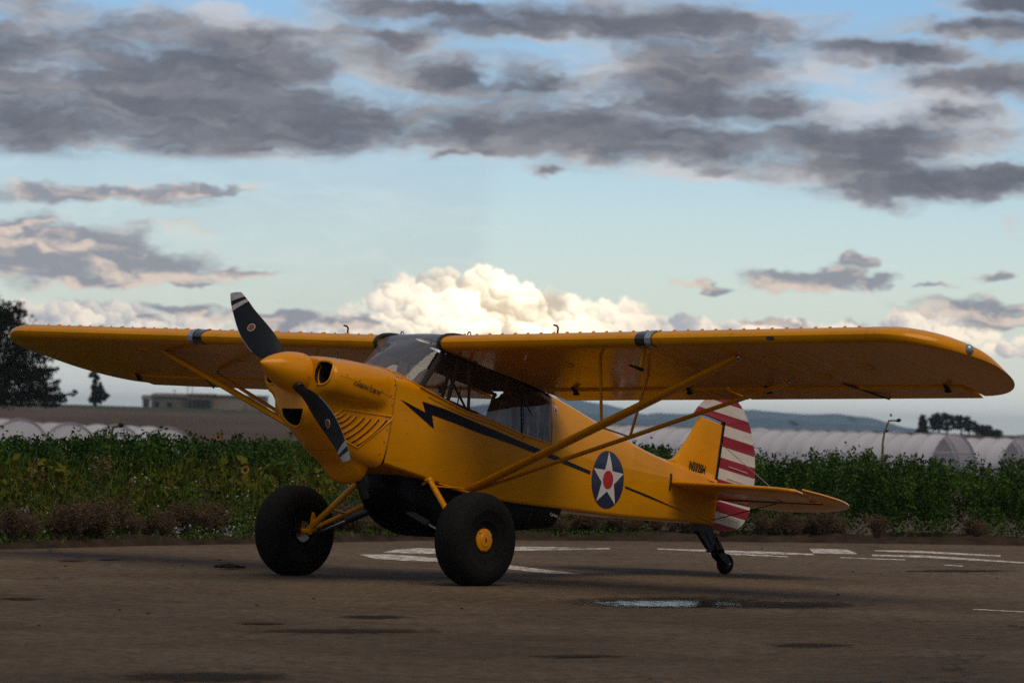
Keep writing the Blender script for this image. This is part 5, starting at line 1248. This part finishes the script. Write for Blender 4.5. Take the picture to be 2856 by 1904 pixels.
def shoots(n, region, hfun, per, leaf, spread, top=.55, seed=0, up=.4, asp=.5, lean=.08):
    """leafy shoots: returns leaf verts/faces and stem polylines"""
    r_ = np.random.default_rng(seed); C = []; S = []; sz = []
    for _ in range(n):
        L, dd = region(r_); D = edge_d(L) + dd; h = hfun(L, dd, r_)
        if h < .04: continue
        b = dl(D, L, 0.); tip = b + np.array([r_.normal(0, lean) * h, r_.normal(0, lean) * h, h])
        m = max(4, int(per * r_.uniform(.6, 1.4))); t_ = 1 - (1 - (1 - top)) * r_.uniform(0, 1, m) ** 1.0 * 1.0
        t_ = 1 - top * r_.uniform(0, 1, m) ** .85
        w = spread * (.25 + 1.1 * (1 - t_) ** .6); q = b + (tip - b) * t_[:, None] + r_.normal(0, 1, (m, 3)) * np.c_[w, w, w * .55]
        q[:, 2] = np.clip(q[:, 2], .01, None)
        C.append(q); sz.append(leaf * r_.uniform(.6, 1.35, m)); S.append((b, tip))
    C = np.vstack(C); v, f = leaf_quads(C, np.concatenate(sz), r_, asp, up)
    return v, f, S
def stems(S, r, mb_, k=1.):
    for b, tp in S: mb_.tube([b, b * .5 + tp * .5 + np.array([.01, .005, 0]), tp], [r, r * .8, r * .4], 3, False)
def stuff(name, label, v, f, m_, cat): return tag(np_mesh(name, v, f, m_), label, cat, kind='stuff')
bump_ = lambda L, s: .5 + .5 * math.sin(L * 2.1 + s) * math.sin(L * .83 + s * 2) + .25 * math.sin(L * 5.3 + s)
# left: tall dense crop at the back
reg = lambda a, b, c, d: (lambda r_: (r_.uniform(a, b), r_.uniform(c, d)))
v1, f1, s1 = shoots(1000, reg(-11, 2.2, 4.2, 11.), lambda L, d, r_: .965 + .05 * bump_(L, 1) + r_.normal(0, .045) + (.10 if r_.random() < .05 else 0), 95, .055, .085, .5, 1)
stuff('crop_foliage', 'dense dark green crop along the back of the field at left', v1, f1, LM_D, 'crop')
v1, f1, s1 = shoots(420, reg(-11, 2.0, 3.6, 9.), lambda L, d, r_: .94 + .07 * bump_(L, 3) + r_.normal(0, .05), 60, .048, .07, .28, 2)
stuff('crop_tops', 'fresh green tops of the crop at left', v1, f1, LM_G, 'crop')
# left: weeds in front, stepping down toward the verge
v1, f1, s1 = shoots(950, reg(-11, 1.6, .75, 4.6), lambda L, d, r_: np.interp(d, [.7, 1.2, 2., 3.2, 4.6], [.20, .34, .55, .70, .82]) * r_.uniform(.75, 1.12), 66, .044, .07, .75, 3)
stuff('weed_foliage', 'mid green weeds filling the field edge behind the dry shrubs', v1, f1, LM_G, 'weeds')
v1, f1, s1 = shoots(420, reg(-11, 1.6, 1.2, 4.6), lambda L, d, r_: np.interp(d, [.7, 2., 3.2, 4.6], [.25, .52, .66, .8]) * r_.uniform(.8, 1.1), 60, .052, .08, .9, 31)
stuff('weed_foliage', 'darker green weeds between the paler ones at the field edge', v1, f1, LM_D, 'weeds')
v1, f1, s1 = shoots(75, lambda r_: (r_.choice([-5.3, -4.8, -3.6, -2.9, -2.1, -1.2, .3]) + r_.normal(0, .28), r_.uniform(2.2, 3.8)), lambda L, d, r_: np.interp(d, [2., 3.8], [.62, .88]) * r_.uniform(.85, 1.08), 26, .105, .085, .55, 4, .0, .75)
stuff('yellowing_leaves', 'broad yellow-green leaves turning in the weeds at left', v1, f1, LM_Y, 'weeds')
v1, f1, s1 = shoots(330, reg(-11, 1.4, 1.0, 3.6), lambda L, d, r_: np.interp(d, [1., 2., 3.6], [.30, .56, .76]) * r_.uniform(.8, 1.1), 16, .055, .06, .6, 5, .3, .6)
stuff('yellowing_leaves', 'small yellowish leaves scattered through the weeds at left', v1, f1, LM_Y, 'weeds')
fl_ = []
for _ in range(620):
    L = VR.uniform(-9, 1.4); d = VR.uniform(.8, 3.); h = np.interp(d, [.8, 2., 3.], [.16, .52, .66]) * VR.uniform(.45, 1.12); cl = dl(edge_d(L) + d - .12, L, max(h, .05))
    for _k in range(VR.integers(1, 5)): fl_.append(cl + VR.normal(0, .03, 3))
for _ in range(110):
    L = VR.normal(-3.0, .32); cl = dl(edge_d(L) + .62 + VR.uniform(0, .3), L, VR.uniform(.05, .17))
    for _k in range(2): fl_.append(cl + VR.normal(0, .02, 3))
v1, f1 = leaf_quads(np.array(fl_), VR.uniform(.016, .034, len(fl_)), VR, .9); stuff('wildflowers', 'tiny pale wildflowers dotted over the green weeds', v1, f1, LM_WF, 'wildflowers')
gb = []
for _ in range(9000):
    L = VR.uniform(-9, 1.5); d = VR.uniform(1.0, 4.2); h = np.interp(d, [1., 2., 4.2], [.30, .58, .84]) * VR.uniform(.5, 1.08); gb.append(dl(edge_d(L) + d, L, h))
v1, f1 = leaf_quads(np.array(gb), VR.uniform(.10, .22, len(gb)), VR, .07, 3.5); stuff('tall_grass', 'thin yellowish grass blades standing among the weeds at left', v1, f1, LM_Y, 'grass')
# right: leafy shrub belt, tops broken
hr = lambda L, d, r_: np.interp(d, [.9, 1.3, 1.9, 2.8, 5.], [.34, .62, .86, .96, 1.0]) * (.88 + .14 * bump_(L, 5)) * r_.uniform(.86, 1.06) + (.12 if r_.random() < .06 else 0)
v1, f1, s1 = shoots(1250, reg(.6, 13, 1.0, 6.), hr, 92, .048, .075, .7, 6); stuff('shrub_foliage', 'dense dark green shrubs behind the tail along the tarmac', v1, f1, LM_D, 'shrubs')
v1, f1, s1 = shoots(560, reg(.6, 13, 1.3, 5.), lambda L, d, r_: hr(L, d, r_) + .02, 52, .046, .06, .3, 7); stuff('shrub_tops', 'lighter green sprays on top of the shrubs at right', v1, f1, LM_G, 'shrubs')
v1, f1, s1 = shoots(260, reg(-1.5, 13, .8, 2.0), lambda L, d, r_: np.interp(d, [.8, 2.], [.25, .6]) * r_.uniform(.7, 1.2), 48, .045, .06, .85, 71); stuff('shrub_foliage', 'low green growth at the foot of the right-hand shrubs', v1, f1, LM_G, 'shrubs')
# low grass on the verge
gl = []
for _ in range(1500):
    L = VR.choice([-5.2, -4.5, -3.2, -2.4, -1.6, -.8, 0.2, 1.]) + VR.normal(0, .5); d = VR.uniform(.16, .55); gl.append(dl(edge_d(L) + d, L, VR.uniform(.05, .10)))
v1, f1 = leaf_quads(np.array(gl), VR.uniform(.04, .08, len(gl)), VR, .2, 1.2); stuff('verge_grass', 'low green grass tufts on the dirt beside the asphalt', v1, f1, LM_G, 'grass')
# dry shrubs: four shapes, each shrub its own object
def dry_shrub(seed):
    r_ = np.random.default_rng(seed); m_ = MB(); C = []
    for _ in range(46):
        a = r_.uniform(0, 2 * math.pi); sp = r_.uniform(.05, .8); h = r_.uniform(.6, 1.); e = np.array([math.cos(a) * sp * .5, math.sin(a) * sp * .5, h]); mid = e * .5 + r_.normal(0, .04, 3)
        m_.tube([np.array([r_.normal(0, .03), r_.normal(0, .03), -.05]), mid, e], [.008, .006, .003], 3, False)
        for _k in range(4):
            t_ = r_.uniform(.35, .95); p = e * t_; q = p + np.array([r_.normal(0, .12), r_.normal(0, .12), r_.uniform(.03, .2)]); m_.tube([p, q], [.004, .002], 3, False)
            for _j in range(9): C.append(p + (q - p) * r_.uniform(.1, 1.1) + r_.normal(0, .022, 3))
    tw = m_.obj('tw', M_TWIG, None, False).data; v, f = leaf_quads(np.array(C), r_.uniform(.025, .06, len(C)), r_, .5); lv = np_mesh('lv', v, f, LM_DRY).data
    for o in [o for o in COL.objects if o.name in ('tw', 'lv')]: bpy.data.objects.remove(o)
    return tw, lv
DS = [dry_shrub(100 + k) for k in range(4)]
ORD = 'first second third fourth fifth sixth seventh eighth ninth tenth eleventh twelfth thirteenth fourteenth fifteenth sixteenth seventeenth eighteenth nineteenth twentieth'.split()
def ordinal(i):
    if i < 20: return ORD[i]
    t_, u = divmod(i + 1, 10); w = {2: 'twenty', 3: 'thirty', 4: 'forty', 5: 'fifty', 6: 'sixty'}[t_]
    return {2: 'twentieth', 3: 'thirtieth', 4: 'fortieth', 5: 'fiftieth', 6: 'sixtieth'}[t_] if u == 0 else w + '-' + ORD[u - 1]
spots = []
for _ in range(400):
    L = VR.uniform(-6.4, 6.4); w = 1.0 if (-5.6 < L < -3.2 or -2.3 < L < 4.2) else .30
    d, h = VR.uniform(.42, 1.05), VR.uniform(.22, .40) * (1.12 if L < 0 else .92); x = to_px(dl(edge_d(L) + d, L, .1))[0]
    if 4 < x < 2348 and VR.random() < w and len(spots) < 58 and all(abs(L - q[0]) > .06 for q in spots): spots.append((L, d, h, x))
spots.sort(key=lambda q: q[3])
for i, (L, d, h, x) in enumerate(spots):
    tw, lv = DS[i % 4]; o = empty('dry_shrub', tuple(dl(edge_d(L) + d, L, .03))); o.scale = (h * 1.35, h * 1.35, h); o.rotation_euler = (0, 0, i * 1.7)
    sz = 'tall' if h > .34 else ('low' if h < .26 else 'rounded')
    tag(o, f'{sz} dry brown shrub, {ordinal(i)} from the left in the row along the tarmac', 'shrub', 'dry shrubs along the tarmac edge')
    for me, nm in ((tw, 'twigs'), (lv, 'leaves')): c = bpy.data.objects.new(nm, me); COL.objects.link(c); c.parent = o
# seed-head grasses and sunflowers standing in the weeds
def seedhead(seed):
    r_ = np.random.default_rng(seed); m_ = MB().tube([(0, 0, -.02), (.01, 0, .5), (.02, .01, .84)], [.007, .006, .004], 4, False); st = m_.obj('tw', M_STEM, None, False).data
    C = np.c_[r_.normal(0, .018, 90), r_.normal(0, .018, 90), r_.uniform(.78, 1.0, 90)]; C[:, :2] *= (1.25 - np.abs(C[:, 2:] - .86) * 5).clip(.2, 1.2)
    v, f = leaf_quads(C, r_.uniform(.02, .04, 90), r_, .5, 1.); hd = np_mesh('lv', v, f, LM_TAN).data
    for o in [o for o in COL.objects if o.name in ('tw', 'lv')]: bpy.data.objects.remove(o)
    return st, hd
SH = [seedhead(200 + k) for k in range(3)]
gr = []
while len(gr) < 34:
    L = VR.uniform(-6., 1.); d = VR.uniform(1.6, 3.4); x = to_px(dl(edge_d(L) + d, L, .5))[0]
    if 4 < x < 2348: gr.append((x, L, d))
gr.sort()
for i, (x, L, d) in enumerate(gr):
    h = np.interp(d, [1.6, 3.4], [.55, .86]) * VR.uniform(.85, 1.08); st, hd = SH[i % 3]
    o = empty('grain_stalk', tuple(dl(edge_d(L) + d, L, 0))); o.scale = (.9, .9, h); o.rotation_euler = (VR.normal(0, .08), VR.normal(0, .08), i)
    tag(o, f'tan seed head on a thin stalk in the weeds, {ordinal(i)} such stalk from the left', 'grain stalk', 'grain stalks in the weeds')
    for me, nm in ((st, 'stem'), (hd, 'seed_head')): c = bpy.data.objects.new(nm, me); COL.objects.link(c); c.parent = o
def sunflower(px, py, d, label, bloom=True, dead=False, big=1., bend=.06, seed=0):
    r_ = np.random.default_rng(seed); L = 0
    for _ in range(20):
        D = edge_d(L) + d; L = lat(px, D)
    D = edge_d(L) + d; z = hgt(px, py, D); base = dl(D, L, 0.); o = empty('sunflower', tuple(base)); tag(o, label, 'sunflower', 'sunflowers in the field')
    top = np.array([0, 0, z]) + RH * bend * .5; path = crom([np.zeros(3), np.array([.01, .0, z * .5]) - RH * bend * .3, np.array([0, 0, z * .93]), top, top + RH * bend - np.array([0, 0, .02])], 12)
    stm = mat('dry_sunflower_stalk', (.14, .115, .07, 1), .8) if dead else M_STEM
    MB().tube(list(path), [.013 * big] * 8 + [.010 * big] * 4, 6).obj('stem', stm, o)
    hc = path[-1]; nd = -FH * .85 + RH * .3 + np.array([0, 0, -.15 if bloom else -.8]); nd /= np.linalg.norm(nd)
    MB().lathe([(-.02, .0), (-.015, .021 * big), (0, .025 * big), (.008, .014 * big), (.010, .0)], hc, nd, 14).obj('flower_head', LM_DK, o)
    if bloom:
        a = np.cross(nd, [0, 0, 1]); a /= np.linalg.norm(a); b_ = np.cross(nd, a); m_ = MB()
        for k in range(15):
            t_ = 2 * math.pi * k / 15; e = a * math.cos(t_) + b_ * math.sin(t_); s_ = np.cross(nd, e); m_.add([hc + e * .02 * big, hc + e * .034 * big + s_ * .009 * big, hc + e * .05 * big + nd * .006, hc + e * .034 * big - s_ * .009 * big], [(0, 1, 2, 3)])
        m_.obj('petals', LM_YF, o, False)
    n = 5 if dead else 9; C = np.array([path[r_.integers(3, 11)] + r_.normal(0, .055, 3) * (.5 if dead else 1) for _ in range(n)])
    v, f = leaf_quads(C, r_.uniform(.07, .13, n) * (.55 if dead else 1), r_, .7); np_mesh('leaves', v, f, LM_DRY if dead else LM_Y, o)
    return o
sunflower(551, 1073, 2.3, 'open yellow sunflower with dark centre above the weeds left of the nose', seed=1)
sunflower(752, 1118, 2.2, 'yellow sunflower low in the weeds beside the far tyre', seed=2, big=.8); sunflower(720, 1120, 2.3, 'half-hidden yellow sunflower left of the far tyre', seed=3, big=.6); sunflower(727, 1137, 2.1, 'small yellow sunflower lowest beside the far tyre', seed=4, big=.6)
sunflower(128, 1191, 1.0, 'tiny yellow sunflower near the dry shrubs at far left', seed=5, big=.5)
sunflower(488, 998, 4.5, 'withered orange sunflower at the top of the crop', True, True, .8, seed=6); sunflower(690, 1003, 4.2, 'dark drooping sunflower head left of the propeller', False, False, 1.1, seed=7); sunflower(263, 972, 4.4, 'dark drooping sunflower rising in front of the white tunnels', False, False, 1.3, seed=8)
sunflower(2040, 961, 3.0, 'tall dead sunflower stalk with drooping head above the right-hand shrubs', False, True, 1.2, .10, seed=9)
# mud and crumbs on the asphalt
M_MUD = mat('dried_mud', (.022, .017, .013, 1), .95, noise=(30, .4), bump=(60, .8, .01), spec=.1)
def clod(name, px, py, w, h, label, grp, seed):
    r_ = np.random.default_rng(seed); c = gpt(px, py, 0.); sc = np.linalg.norm(c - CAM) / FPX; m_ = MB(); m_.sphere((0, 0, 0), 1., 18)
    q = np.array(m_.v); q = q * (1 + .28 * np.sin(q[:, :1] * 7 + seed) * np.cos(q[:, 1:2] * 6) + r_.normal(0, .06, (len(q), 1))); q[:, 2] = np.maximum(q[:, 2], -.15)
    R_ = np.array([RH, FH, [0, 0, 1.]]); q = (q * np.array([w * sc, w * sc * .8, h * sc])) @ R_
    o = mesh_obj(name, q, m_.f, M_MUD); o.location = c + np.array([0, 0, .012 * (h > 3) + .002]); tag(o, label, 'mud clod', grp); return o
clod('mud_clod', 525, 1306, 30, 7, 'dark lump of mud lying on the asphalt left of the far wheel', None, 1)
for i, (x, y) in enumerate(sorted([(505, 1286), (340, 1409), (275, 1401), (1060, 1398), (90, 1436), (420, 1300), (510, 1302), (1960, 1313), (2290, 1329), (1925, 1366), (150, 1300), (590, 1390), (1750, 1260), (60, 1480), (720, 1375)])):
    clod('mud_crumb', x, y, VR.uniform(2.5, 4.5), VR.uniform(1.5, 2.5), f'small dark crumb of mud on the asphalt, {ordinal(i)} from the left', 'mud crumbs on the asphalt', 10 + i)
